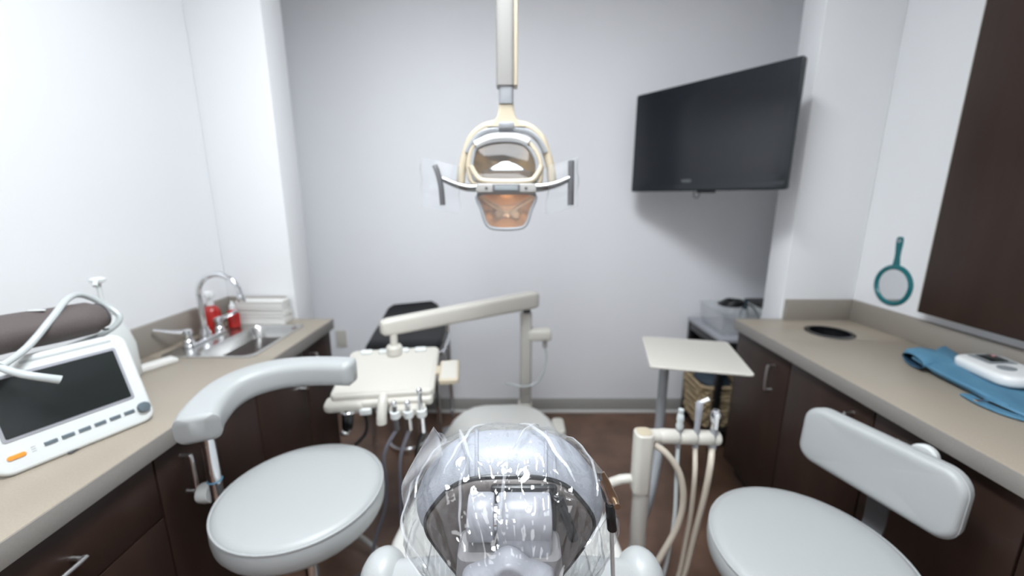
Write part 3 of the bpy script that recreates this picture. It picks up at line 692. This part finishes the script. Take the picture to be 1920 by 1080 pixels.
# headrest -----------------------------------------------------------
hx = -.003
def HP(x, y, z): return Vector((hx + x, y, z))
half = [(.048, 1.119), (.084, 1.105), (.112, 1.076), (.131, 1.042), (.130, 1.010), (.114, .978), (.092, .942), (.062, .900)]
ho = smooth2d([(0, 1.122)] + [(-x, z) for x, z in half] + [(0, .885)] + half[::-1], 5)
HF = frame((hx, .578, 0), (1, 0, 0), (0, 0, 1))           # local z = -y, towards the viewer
cush = MB().slab(ho, .122, .048, HF, 9, 0, .064).build('headrest_cushion', 'vinyl_cool', t, 80)
po = inset(ho, .0225)
shell = MB().slab(po, .050, .010, off(HF, 0, 0, .079), 4).build('headrest_shell', 'taupe_shell', t, 60)
MB().tube([HP(x, .458, z) for x, z in inset(ho, .021)], .0028, 8, closed=True).build('shell_gasket', 'black', shell)
for s, x0 in ((-1, -.058), (1, .062)):
    for dx in (-.006, .006):
        P = []
        for k in range(15):                                  # over the padded roll, from the back seam to the front
            f_ = k/14; xx = x0 + s*dx - s*.010*(1-f_); zt = 1.122 - .003*(abs(xx)/.05)**2 - .5*max(0, abs(xx)-.05)
            d = .122 - .118*f_
            r_ = .048 if d > .069 else .064; e = (.122-d) if d > .069 else d
            drop = r_ - math.sqrt(max(0, r_*r_ - max(0, r_-e)**2))
            P.append(HP(xx, .578 - d, zt - drop + .0012))
        MB().tube(P, .0026, 8, k=2).build('seam_piping', 'vinyl_cool', cush)
# articulating knuckle on the back of the shell
KZ = 1.066
MB().box(HP(.018, .447, 1.058), (.084, .010, .078), .004).build('slot_recess', 'black', t)
MB().cyl(HP(-.051, .430, KZ), HP(-.0185, .430, KZ), .0275, 32, bev=.003).build('hinge_drum', 'light_grey', t)
MB().cyl(HP(-.022, .430, KZ), HP(-.012, .430, KZ), .018, 24).build('hinge_pin', 'chrome', t)
MB().cyl(HP(-.0150, .430, KZ-.001), HP(.051, .430, KZ-.001), .0285, 36, bev=.004).build('hinge_barrel', 'light_grey', t)
MB().box(HP(.018, .428, 1.035), (.066, .050, .062), .007).build('hinge_arm', 'light_grey', t)
MB().loft([[HP(x, .425 + y, z) for x, y in rrect(wd, dp, .012)] for z, wd, dp in ((1.036, .118, .036), (1.030, .126, .050), (.99, .132, .056), (.94, .125, .056), (.90, .10, .05))]).build('hinge_yoke', 'yoke_shade_grey', t)
MB().tube([HP(.062, .444, 1.080), HP(.076, .440, 1.045), HP(.082, .438, 1.025)], .006, 10).build('release_lever', 'black', t)
MB().slab(rrect(.07, .24, .01), .02, .004, frame((hx, .50, .83), (1, 0, 0), (0, -.35, 1))).build('headrest_bar', 'steel', t)
ko = []
for i in range(72):
    a = 2*PI*i/72; r_ = .056 + .005*math.cos(6*(a - PI/2)); ko.append((r_*math.cos(a), r_*math.sin(a)))
KF = frame((hx-.001, .402, .990), (1, 0, 0), (0, .06, 1))
MB().slab(ko, .034, .005, KF, 4).build('clamp_knob', 'light_grey', t)
MB().lathe([(.042, .0), (.042, .003), (.038, .004)], (0, 0, 0), 32, off(KF, 0, 0, .032)).build('knob_face_shade', 'taupe_shell', t)  # taupe disc puts the shade of the knob's front face into colour

# clear plastic cover pulled over the headrest
def outset_pts(d, low):
    o = inset(ho, -d); return [(x, z if z > .98 else .98 - (.98-z)*low) for x, z in o]
BO = outset_pts(.0035, 1.15)
BO = [(p.x, p.z) for p in catmull([(x, 0, z) for x, z in BO], 3, True)]
cov = thing('headrest_cover', 'crinkled clear plastic cover pulled over the headrest', 'plastic cover', (hx, .5, .86))
# depth, scale about the knuckle, extra looseness
prof = [(.588, .40, 0), (.586, .55, .2), (.580, .70, .4), (.570, .80, .6), (.556, .895, .9), (.540, .955, 1), (.520, .995, 1), (.50, 1.008, 1), (.475, 1.0, 1), (.455, .985, 1), (.443, .945, 1), (.432, .90, .9), (.420, .83, .9),
        (.408, .76, .9), (.396, .69, .8), (.384, .62, .7), (.374, .56, .6), (.366, .50, .5), (.362, .42, .4)]
prof = [(p.x, p.y, p.z) for p in catmull(prof, 5)]
C0 = Vector((0, 1.0)); R = []
for i, (y, k_, loose) in enumerate(prof):
    ring = []
    for j, (x, z) in enumerate(BO):
        th = math.atan2(z - C0.y, x - C0.x); dx, dz = math.cos(th), math.sin(th)
        px_, pz_ = C0.x + (x-C0.x)*k_, C0.y + (z-C0.y)*k_
        # taut radial folds towards the knuckle, crumpled facets over the padding
        q = Vector((dx*3.2, dz*3.2, y*7)); f1 = noise.voronoi(q)[0][0]
        f2 = noise.voronoi(Vector((dx*7 + y*14, dz*7 - y*10, y*16)))[0][0]; f3 = noise.voronoi(Vector((px_*38 + pz_*12, y*38, pz_*30)))[0][0]
        crumple = 1 if y > .45 else .45
        d_ = loose*(.0075*(f1-.15) + .0075*(f2-.22) + .0040*(f3-.25)*crumple)
        ny_ = 0 if y > .45 else -.6
        ring.append((hx + px_ + dx*d_, y + ny_*d_ - (.004*(f2-.3) if y <= .45 else 0), pz_ + dz*d_))
    R.append(ring)
m = MB(); m.loft(R, cap=False)
m.build('film', 'bag_film', cov, 180)
# pleats: doubled folds over padding and knuckle, white haze standing in for crease highlights
nR, nJ = len(R), len(BO); rp = random.Random(5)
def near_j(x, z): return min(range(nJ), key=lambda q_: (BO[q_][0] - x)**2 + (BO[q_][1] - z)**2)
def pleat(x, z, i0, n, dj, wd):
    jj = near_j(x, z); P, N = [], []
    for k in range(n):
        f_ = jj + dj*k; a_, b_ = Vector(R[i0+k][int(math.floor(f_)) % nJ]), Vector(R[i0+k][(int(math.floor(f_)) + 1) % nJ])
        p = a_.lerp(b_, f_ - math.floor(f_)); P.append(p)
    P = [P[0]] + [(P[q-1] + P[q]*2 + P[q+1])/4 for q in range(1, n-1)] + [P[-1]]
    rows = []
    for q, p in enumerate(P):
        t_ = (P[min(q+1, n-1)] - P[max(q-1, 0)]).normalized(); nn = (p - Vector((hx, p.y + .05, 1.0))).normalized()
        sd = t_.cross(nn).normalized(); w_ = wd*max(.04, math.sin(PI*(q+.3)/(n-.4)))**.8
        rows.append([p + nn*.0008 - sd*w_/2, p + nn*.0030, p + nn*.0010 + sd*w_/2])
    m = MB(); m.loft(rows, cap=False, closed=False); m.build('pleat', 'hazy_film', cov, 20)
for a in ((-.10, 1.09, 16, 30, .35, .006), (-.075, 1.11, 22, 26, -.5, .007), (-.03, 1.12, 14, 34, .55, .005), (.012, 1.12, 20, 32, -.75, .008), (.05, 1.118, 16, 26, .6, .005), (.09, 1.10, 20, 30, -.3, .006),
          (-.125, 1.05, 30, 40, .2, .007), (-.12, 1.0, 34, 40, -.25, .006), (.125, 1.05, 32, 38, .25, .007), (.118, .99, 34, 40, -.3, .007), (.095, .95, 34, 42, .2, .006), (-.10, .96, 34, 42, -.1, .006), (.0, 1.12, 40, 34, .15, .004), (-.05, 1.118, 44, 30, .4, .004)):
    pleat(*a)

# the sealed corner that sticks up on the left: two flat layers
def fin(yo, ph):
    inner = [(-.088, 1.117), (-.100, 1.104), (-.116, 1.087), (-.130, 1.066), (-.142, 1.040), (-.148, 1.005)]
    outer = [(-.104, 1.146), (-.116, 1.124), (-.130, 1.100), (-.143, 1.076), (-.153, 1.052), (-.150, 1.008)]
    A = catmull([(x, 0, z) for x, z in inner], 5); B = catmull([(x, 0, z) for x, z in outer], 5); rows = []
    for a, b in zip(A, B):
        row = []
        for k in range(9):
            f_ = k/8; p = a.lerp(b, f_); row.append((hx + p.x, .500 + yo*(1-f_) + .005*math.sin(f_*5 + p.z*60 + ph)*(1-f_*.4), p.z))
        rows.append(row)
    m = MB(); m.loft(rows, cap=False, closed=False); return m
fin(-.016, 0).build('sealed_corner', 'hazy_film', cov, 180)
fin(.014, 1.4).build('sealed_corner', 'hazy_film', cov, 180)
MB().tube([(hx + x, .500, z) for x, z in [(-.088, 1.119), (-.104, 1.146), (-.116, 1.124), (-.130, 1.100), (-.143, 1.076), (-.153, 1.052), (-.150, 1.008)]], .0007, 6).build('sealed_edge', 'clear_plastic', cov)

# bib clip hanging at the right of the headrest
t = thing('bib_clip', 'metal alligator bib clip with black sleeve and chain at the headrest', 'clip', (0.13, .43, 0.972))
def jaw(a, b, w0, w1, name, mt, yo=0):
    a, b = Vector(a), Vector(b); a.y += yo; b.y += yo; d = (b-a)
    P = [a.lerp(b, k/6) for k in range(7)]; ws = [w0*.7, w0, w0*1.1, (w0+w1)/2, w1, w1, w1*.7]
    MB().sweep(P, [rrect(w_, .0026, .001) for w_ in ws], up=(0, -1, .2)).build(name, mt, t)
jaw((0.108, 0.43, 1.131), (0.127, 0.43, 1.086), .007, .010, 'jaw', 'brass', -.004)
jaw((0.108, 0.43, 1.125), (0.118, 0.43, 1.084), .008, .010, 'jaw', 'dark_grey', .004)
MB().cyl((0.1260, .431, 1.0890), (0.1260, .419, 1.0890), .0042, 14).build('rivet', 'brass', t)
MB().tube([(0.1080, .432, 1.1170), (0.1140, .43, 1.1030), (0.1200, .43, 1.0840)], .0036, 8, k=3).build('spring', 'chrome', t)
MB().cyl((0.125, 0.43, 1.047), (0.12, 0.43, 1.084), .0062, 18, .0056, bev=.001).build('sleeve', 'black', t)
MB().cyl((0.13, 0.43, 0.972), (0.124, 0.43, 1.049), .0026, 12).build('chain', 'chain_metal', t)

# ------------------------------------------------------------------ delivery unit over the chair
t = thing('delivery_unit', 'beige dental delivery unit with instrument tray on a swing arm', 'delivery unit', (.068, 1.9, 0)); du = t
MB().slab(rrect(.057, .06, .014), .53, .003, Matrix.Translation((.068, 1.9, .38))).build('post', 'post_beige', t)
MB().slab(rrect(.07, .075, .02), .44, .01, Matrix.Translation((.066, 1.9, 0))).build('post_foot', 'beige', t)
MB().cyl((.072, 1.9, .90), (.072, 1.9, .94), .018, 16).build('pivot', 'dark_grey', t)
A0, A1 = Vector((.118, 1.9, .978)), Vector((-.495, 1.465, .972))
P = [A0 + (A1-A0)*f_ for f_ in (0, .012, .04, .5, .96, .988, 1)]
sz = [(.04, .060), (.056, .074), (.062, .080), (.058, .072), (.054, .064), (.048, .058), (.034, .046)]
MB().sweep(P, [rrect(a, b, .014) for a, b in sz]).build('swing_arm', 'beige', t, 50)
MB().box((.135, 1.9, .800), (.115, .07, .055), .012, None, 3).build('cup_bracket', 'beige', t)
MB().cyl((.16, 1.89, .77), (.162, 1.888, .735), .012, 14).build('valve', 'warm_grey', t)
MB().tube([(.162, 1.888, .74), (.168, 1.88, .68), (.15, 1.87, .60), (.11, 1.86, .555), (.05, 1.85, .545), (-.03, 1.85, .565)], .006, 10, k=5).build('tubing', 'hose_clear', t)
MB().cyl((-.452, 1.475, .945), (-.452, 1.475, .862), .014, 16).build('spigot', 'beige', t)
MB().lathe([(.030, 0), (.030, .028), (.024, .036)], (-.452, 1.475, .865), 20).build('spigot_collar', 'beige', t)
DM = frame((-.443, 1.368, .843), (1, .10, .02), (-.205, 1, .165))
hd_ = smooth2d([(-.168, -.155), (-.172, 0), (-.165, .15), (-.155, .162), (.155, .165), (.168, .15), (.168, -.155), (.155, -.165), (-.155, -.165)], 3)
MB().slab(rrect(.340, .295, .025), .035, .010, off(DM, 0, .006, -.030)).build('tray_body', 'beige', t)
MB().slab(rrect(.315, .205, .016), .006, .003, off(DM, 0, -.030, .002)).build('tray_mat', 'beige', t)
for i in range(4):
    MB().slab(rrect(.044, .024, .006), .014, .004, off(DM, -.105 + i*.068, .122, .003)).build('control_button', 'white_plastic', t)
MB().slab(rrect(.13, .060, .02), .032, .012, off(DM, -.122, -.135, -.048)).build('left_wing', 'beige', t)
MB().slab(rrect(.30, .045, .015), .03, .010, off(DM, .015, -.135, -.045)).build('front_rail', 'beige', t)
MB().tube([DM @ V(.004, -.125, -.01), DM @ V(.004, -.155, -.018), DM @ V(.002, -.180, -.050), DM @ V(.0, -.188, -.078)], .0165, 14, k=4).build('pull_handle', 'beige', t)
pd = MB().slab(rrect(.070, .130, .010), .022, .006, off(DM, .216, -.03, -.012)).build('keypad', 'cream', t)
MB().slab(rrect(.054, .112, .005), .002, .0008, off(DM, .216, -.03, .0095)).build('keypad_face', 'beige', pd)
MB().box((0, 0, 0), (.03, .05, .012), .003, off(DM, .180, -.01, -.005)).build('keypad_neck', 'cream', t)
hold = MB()
hold.slab(rrect(.115, .030, .012), .030, .006, off(DM, .085, -.170, -.060)); hold.build('instrument_holder', 'beige', t)
for i in range(3):
    MB().lathe([(.017, 0), (.017, .024), (.012, .026), (.011, .006)], (0, 0, 0), 20, off(DM, .045 + i*.042, -.180, -.062)).build('holder_cup', 'white_plastic', t)
MB().slab(rrect(.040, .02, .006), .024, .004, off(DM, -.055, -.155, -.062)).build('bracket', 'white_plastic', t)
def hang(name, lab, dx, top, tip, hose, hm, bodym, grp='delivery unit instruments', tipm='chrome', r=.0075):
    a = DM @ Vector((dx, -.180, top)); b = DM @ Vector((dx, -.187, top - tip))
    tt = thing(name, lab, 'instrument', b, grp)
    MB().cyl(b, a, r, 16, r*.75, bev=.001).build('body', bodym, tt)
    MB().ball(a, (r*1.15, r*1.15, r*1.3), 14).build('head', tipm, tt)
    MB().tube([b + V(0, 0, .004)] + hose, .0062, 10, k=6).build('hose', hm, tt)
hang('dental_handpiece', 'handpiece with grey hose hanging nearest the tray handle', .045, -.010, .10, [(-.425, 1.20, .62), (-.433, 1.22, .50), (-.448, 1.23, .38), (-.49, 1.22, .25), (-.50, 1.18, .12), (-.42, 1.16, .03), (-.28, 1.18, .02)], 'hose_grey', 'dark_grey', r=.009)
hang('dental_handpiece', 'handpiece with grey hose in the middle cup of the tray holder', .087, -.012, .10, [(-.375, 1.21, .60), (-.388, 1.23, .45), (-.392, 1.23, .30), (-.37, 1.2, .15), (-.30, 1.2, .03), (-.26, 1.2, .02)], 'hose_grey', 'steel', r=.009)
hang('dental_handpiece', 'chrome tipped handpiece at the chair end of the tray holder', .128, .034, .16, [(-.318, 1.21, .62), (-.33, 1.23, .45), (-.33, 1.23, .25), (-.30, 1.2, .06), (-.25, 1.2, .02)], 'black', 'chrome', r=.0085)
# syringe under the left wing
tt = thing('air_syringe', 'black air syringe hanging below the left end of the tray', 'instrument', DM @ Vector((-.125, -.16, -.15)), 'delivery unit instruments')
a = DM @ Vector((-.112, -.145, -.040)); b = DM @ Vector((-.122, -.157, -.115))
MB().cyl(b, a, .017, 18, .020, bev=.003).build('body', 'black_gloss', tt)
MB().ball(b + V(-.006, -.005, -.012), (.016, .014, .012), 14).build('tip', 'steel', tt)
MB().tube([a + V(.02, .02, -.01), a + V(.045, .03, -.05), a + V(.04, .03, -.11), a + V(.01, .0, -.14)], .006, 8, k=5).build('hose', 'black', tt)
MB().ring((0, 0, 0), .025, .006, off(DM, -.112, -.142, -.048), 24, 8).build('holder_ring', 'chrome', tt)

# stainless bin and black chair behind the tray
t = thing('waste_bin', 'small stainless steel waste bin on the floor behind the delivery unit', 'bin', (-.635, 2.2, 0))
MB().lathe([(.100, 0), (.112, .006), (.114, .018), (.107, .024), (.107, .23), (.112, .236), (.110, .25), (.09, .262), (.02, .27)], (-.625, 2.21, 0), 36).build('can', 'steel', t)
MB().lathe([(.1155, .018), (.1155, .03), (.108, .034)], (-.625, 2.21, 0), 36).build('foot_ring', 'chrome', t)
tag(MB().lathe([(.11, 0), (.115, .01), (.10, .028), (.05, .04), (.01, .042)], (-.36, 2.26, 0), 32).build('foot_control', 'grey_plastic'), 'round grey foot control on the floor beside the leg rest', 'foot control')
t = thing('guest_chair', 'black padded chair with low back against the wall behind the tray', 'chair', (-.57, 2.26, 0))
# seat: curved pad rising into a low back
rows = [(1.985, .662, .17, -.572), (2.0, .672, .192, -.572), (2.08, .678, .20, -.572), (2.2, .690, .205, -.578), (2.32, .708, .195, -.592), (2.42, .735, .175, -.612), (2.48, .762, .155, -.625), (2.50, .775, .13, -.63)]
P = [(xm, y, z + .014) for y, z, wd, xm in rows]
MB().sweep(P, [rrect(2*wd, .042, .02) for y, z, wd, xm in rows], up=(0, -.2, 1)).build('seat_pad', 'seat_black', t, 50)
MB().tube([(-.755, 1.982, .662), (-.57, 1.970, .662), (-.385, 1.982, .662), (-.362, 2.1, .668), (-.365, 2.25, .684)], .009, 10, k=4).build('front_rail', 'chrome', t)
for s, yy in ((-1, 2.03), (1, 2.03), (-1, 2.45), (1, 2.45)):
    MB().tube([(-.58 + s*.17, yy, .65 if yy < 2.2 else .72), (-.58 + s*.19, yy, 0.0)], .011, 10).build('leg', 'chrome', t)
tag(MB().slab(rrect(.072, .115, .004), .006, .002, frame(Vector((-1.14, YB-.0005, .535)), (1, 0, 0), (0, 0, 1))).build('outlet_plate', 'beige'), 'beige outlet plate low on the back wall by the sink counter', 'outlet')

# ------------------------------------------------------------------ assistant side: post, tray table, suction
t = thing('assistant_unit', 'beige assistant arm with a post, holder bar and square tray beside the chair', 'delivery unit', (.40, 1.1, 0)); au = t
MB().slab(rrect(.056, .058, .020), .20, .006, Matrix.Translation((.397, 1.1, .565))).build('post_head', 'beige', t)
MB().slab(rrect(.045, .044, .016), .004, .0015, Matrix.Translation((.397, 1.1, .764))).build('post_cap', 'cream', t)
MB().tube([(.402, 1.1, .57), (.402, 1.1, .42), (.400, 1.1, .34), (.36, 1.1, .26), (.26, 1.1, .22), (.12, 1.1, .22)], .0255, 18, k=5).build('post', 'post_beige', t)
MB().tube([(.385, 1.105, .600), (.315, 1.11, .585), (.18, 1.13, .47), (.10, 1.15, .40)], .014, 14, k=4).build('link_arm', 'beige', t)
MB().tube([(.385, 1.112, .742), (.44, 1.115, .742), (.47, 1.118, .740)], .021, 16).build('bar_arm', 'beige', t)
b0, b1 = Vector((.44, 1.115, .742)), Vector((.635, 1.125, .728))
dv = (b1-b0)
for f0, f1 in ((.05, .345), (.365, .625), (.645, .90), (.925, 1.02)):
    MB().cyl(b0 + dv*f0, b0 + dv*f1, .0225, 20, bev=.006).build('holder_segment', 'beige', t)
MB().cyl(b0, b1, .014, 14).build('holder_rod', 'grey_plastic', t)
# small square tray
TMx = frame((.708, 1.508, .846), (.97, -.22, 0), z=(0, 0, 1))
MB().slab(rrect(.348, .342, .016), .010, .004, TMx).build('tray', 'beige', t)
MB().cyl((.602, 1.50, .47), (.602, 1.50, .84), .0185, 18).build('tray_post', 'grey_plastic', t)
MB().lathe([(.035, 0), (.03, .012), (.019, .03)][::-1] and [(.019, -.03), (.035, -.006), (.05, 0)], (.602, 1.50, .846), 20).build('tray_flange', 'grey_plastic', t)
MB().tube([(.602, 1.50, .48), (.598, 1.48, .43), (.56, 1.40, .41), (.47, 1.22, .415), (.405, 1.11, .43)], .0185, 14, k=5).build('tray_arm', 'grey_plastic', t)
def suction(name, lab, f_, hm, r, path, top):
    c = b0 + dv*f_; tt = thing(name, lab, 'instrument', c + V(0, 0, -.04), 'assistant suction instruments')
    MB().cyl(c + V(0, -.004, -.035), c + V(0, -.004, .035), r*1.05, 16, r).build('body', 'grey_plastic', tt)
    top(tt, c + V(0, -.004, .03))
    MB().tube([c + V(0, -.004, -.03)] + path, r*.86, 12, k=6).build('hose', hm, tt)
def top1(tt, c):
    MB().lathe([(.010, 0), (.012, .012), (.009, .02), (.0115, .03), (.010, .045), (.007, .05), (.0085, .055), (.008, .064), (.003, .066)], c, 16).build('nozzle', 'hose_clear', tt)
def top2(tt, c):
    MB().lathe([(.008, 0), (.009, .02), (.0105, .06), (.011, .085), (.007, .092)], c, 16).build('valve', 'light_grey', tt)
    MB().tube([c + V(0, 0, .086), c + V(.014, 0, .094), c + V(.026, 0, .100)], .006, 12).build('spout', 'white_gloss', tt)
def top3(tt, c):
    MB().lathe([(.009, 0), (.012, .01), (.015, .035), (.0145, .055), (.009, .066), (.003, .068)], c, 18).build('valve', 'chrome', tt)
    MB().slab(rrect(.010, .05, .004), .006, .002, frame(c + V(-.004, -.014, .035), (1, 0, 0), (.1, 0, 1))).build('lever', 'white_gloss', tt)
suction('saliva_ejector', 'thin saliva ejector with pale hose, first from the beige post', .355, 'hose_clear', .0075, [(.503, 1.09, .62), (.505, 1.08, .50), (.50, 1.08, .38), (.478, 1.08, .22), (.43, 1.1, .06), (.34, 1.12, .03)], top1)
suction('suction_handpiece', 'grey suction handpiece with angled white spout in the holder bar', .635, 'hose_beige', .0088, [(.553, 1.08, .64), (.555, 1.08, .52), (.548, 1.08, .40), (.535, 1.08, .25), (.50, 1.09, .08), (.40, 1.12, .03)], top2)
suction('suction_handpiece', 'chrome suction handpiece with beige hose at the end of the holder bar', .912, 'hose_beige', .0112, [(.600, 1.085, .66), (.590, 1.08, .55), (.575, 1.08, .43), (.555, 1.08, .27), (.52, 1.09, .09), (.42, 1.14, .03)], top3)
tag(MB().tube([(.43, 1.10, .722), (.465, 1.085, .700), (.505, 1.075, .64), (.522, 1.07, .55), (.512, 1.07, .46), (.475, 1.07, .36), (.42, 1.07, .24), (.35, 1.08, .10), (.28, 1.1, .04)], .0098, 14, k=6).build('suction_hose', 'hose_beige'),
    'thick beige hose arching from the post down to the floor', 'hose')
tag(MB().tube([(-.80, 1.45, .012), (-.74, 1.44, .06), (-.64, 1.41, .10), (-.54, 1.36, .075), (-.46, 1.30, .03), (-.30, 1.25, .012)], .011, 12, k=6).build('floor_hose', 'warm_grey'),
    'grey hose arching over the floor between left stool and chair', 'hose')
tag(MB().tube([(-.76, 1.10, .012), (-.70, 1.20, .012), (-.62, 1.28, .012), (-.50, 1.38, .012), (-.38, 1.44, .012), (-.26, 1.44, .012)], .011, 12, k=6).build('floor_cable', 'dark_grey'),
    'dark cable lying on the floor beside the chair', 'cable')

# ------------------------------------------------------------------ cart in the right back corner
t = thing('utility_cart', 'black open utility cart with pale top in the right back corner', 'cart', (1.35, 2.33, 0))
cx0, cx1, cy0, cy1, cz = 1.14, 1.64, 2.10, 2.53, .70
MB().bb(cx0, cx1, cy0, cy1, cz-.022, cz, .004).build('top', 'light_grey', t)
MB().bb(cx0+.005, cx1-.005, cy0+.005, cy1-.005, cz-.07, cz-.022, .002).build('apron', 'black', t)
MB().bb(cx0+.005, cx1-.005, cy0+.005, cy1-.005, .12, .14, .002).build('shelf', 'black', t)
MB().bb(cx0+.005, cx1-.005, cy0+.005, cy1-.005, .40, .415, .002).v
for x in (cx0+.02, cx1-.02):
    for y in (cy0+.02, cy1-.02): MB().bb(x-.016, x+.016, y-.016, y+.016, 0, cz-.02, .002).build('leg', 'black', t)
MB().bb(cx0+.02, cx1-.02, cy1-.016, cy1-.006, .14, cz-.06).build('back_panel', 'black', t)
# woven basket
t = thing('wicker_basket', 'brown woven basket beside the black cart', 'basket', (1.06, 2.33, 0))
m = MB(); bxc, byc = 1.20, 2.27
def bring(z, wx, wy, e=0): return [(bxc+x, byc+y, z) for x, y in rrect(wx, wy, .045, 6)]
zb = .141
R = [bring(zb, .19, .22)]
body = MB(); body.loft([bring(zb, .195, .225), bring(zb+.25, .225, .265)], cap=False); body.build('liner', 'wicker_dark', t)
MB().loft([bring(zb, .195, .225), bring(zb+.006, .195, .225)]).build('bottom', 'wicker', t)
for k in range(11):
    f_ = k/10; ring = bring(zb + .010 + .236*f_, .197+.029*f_, .227+.039*f_); P = []
    tot = catmull(ring, 4, True); Lc = 0
    for j, p in enumerate(tot):
        if j: Lc += (p - tot[j-1]).length
        d_ = (p - Vector((bxc, byc, p.z))).normalized(); P.append(p + d_*(.0085*math.sin(Lc*125 + PI*k)))
    MB().tube(P, .0098, 6, closed=True).build('weave', 'wicker', t)
MB().tube(catmull(bring(zb+.256, .235, .275), 2, True), .011, 8, closed=True).build('rim', 'wicker', t)
t['label'] = 'brown woven basket on the lower shelf of the black cart'
nv = MB(); nv.lathe([(.03, -.06), (.09, -.03), (.098, .02), (.08, .045), (.04, .06), (.01, .062)], (bxc, byc, zb+.235), 24, None, 1, 1.15)
tag(nv.build('folded_cloth', 'navy'), 'dark navy cloth bundled inside the woven basket', 'cloth')
# containers on the cart
def bin_(x0, x1, y0, y1, z0, h, lab, name='clear_container', mt='clear_plastic'):
    m = MB(); cx, cy = (x0+x1)/2, (y0+y1)/2
    r = lambda z, k, g=0: [(cx+x, cy+y, z) for x, y in rrect((x1-x0)*k - g, (y1-y0)*k - g, .02)]
    m.loft([r(z0+.004, .88, .008), r(z0+h, 1, .008), r(z0+h+.001, 1.04), r(z0+h-.006, 1.04), r(z0+h-.008, 1), r(z0, .88)])
    return tag(m.build(name, mt), lab, 'container')
bin_(1.16, 1.37, 2.14, 2.44, cz+.001, .13, 'clear plastic container on the cart beside the worktop end')
bin_(1.40, 1.62, 2.16, 2.46, cz+.001, .14, 'frosted white container on the cart against the return wall', 'white_container', 'white_plastic')
t = thing('cable_coil', 'black coiled cable lying on the clear container', 'cable', (1.27, 2.30, cz+.13))
m = MB()
for k in range(4): m.ring((1.275 + .004*k, 2.30 - .006*k, cz+.146 + .008*k), .062 - .004*k, .0055, None, 32, 8)
m.build('coil', 'black', t)
MB().tube([(1.33, 2.27, cz+.16), (1.36, 2.22, cz+.15), (1.37, 2.17, cz+.10), (1.34, 2.14, cz+.05), (1.36, 2.12, cz+.02)], .005, 8, k=5).build('tail', 'black', t)
t = thing('spray_bottle', 'small dark capped bottle standing in the clear container', 'bottle', (1.345, 2.24, cz+.006))
MB().lathe([(.024, 0), (.026, .006), (.026, .10), (.012, .125)], (1.335, 2.25, cz+.007), 18).build('body', 'glass_label', t)
MB().lathe([(.013, 0), (.013, .035), (.009, .04), (.008, .062), (.004, .064)], (1.335, 2.25, cz+.13), 14).build('cap', 'navy', t)
tag(MB().slab(rrect(.075, .03, .012), .026, .008, Matrix.Translation((1.31, 2.17, cz+.006))).build('pink_case', 'pink'), 'small pink case inside the clear container', 'case')
tag(MB().slab(rrect(.21, .16, .03), .02, .008, Matrix.Translation((1.51, 2.31, cz+.1425))).build('black_tray', 'black'), 'flat black tray on top of the frosted container', 'tray')
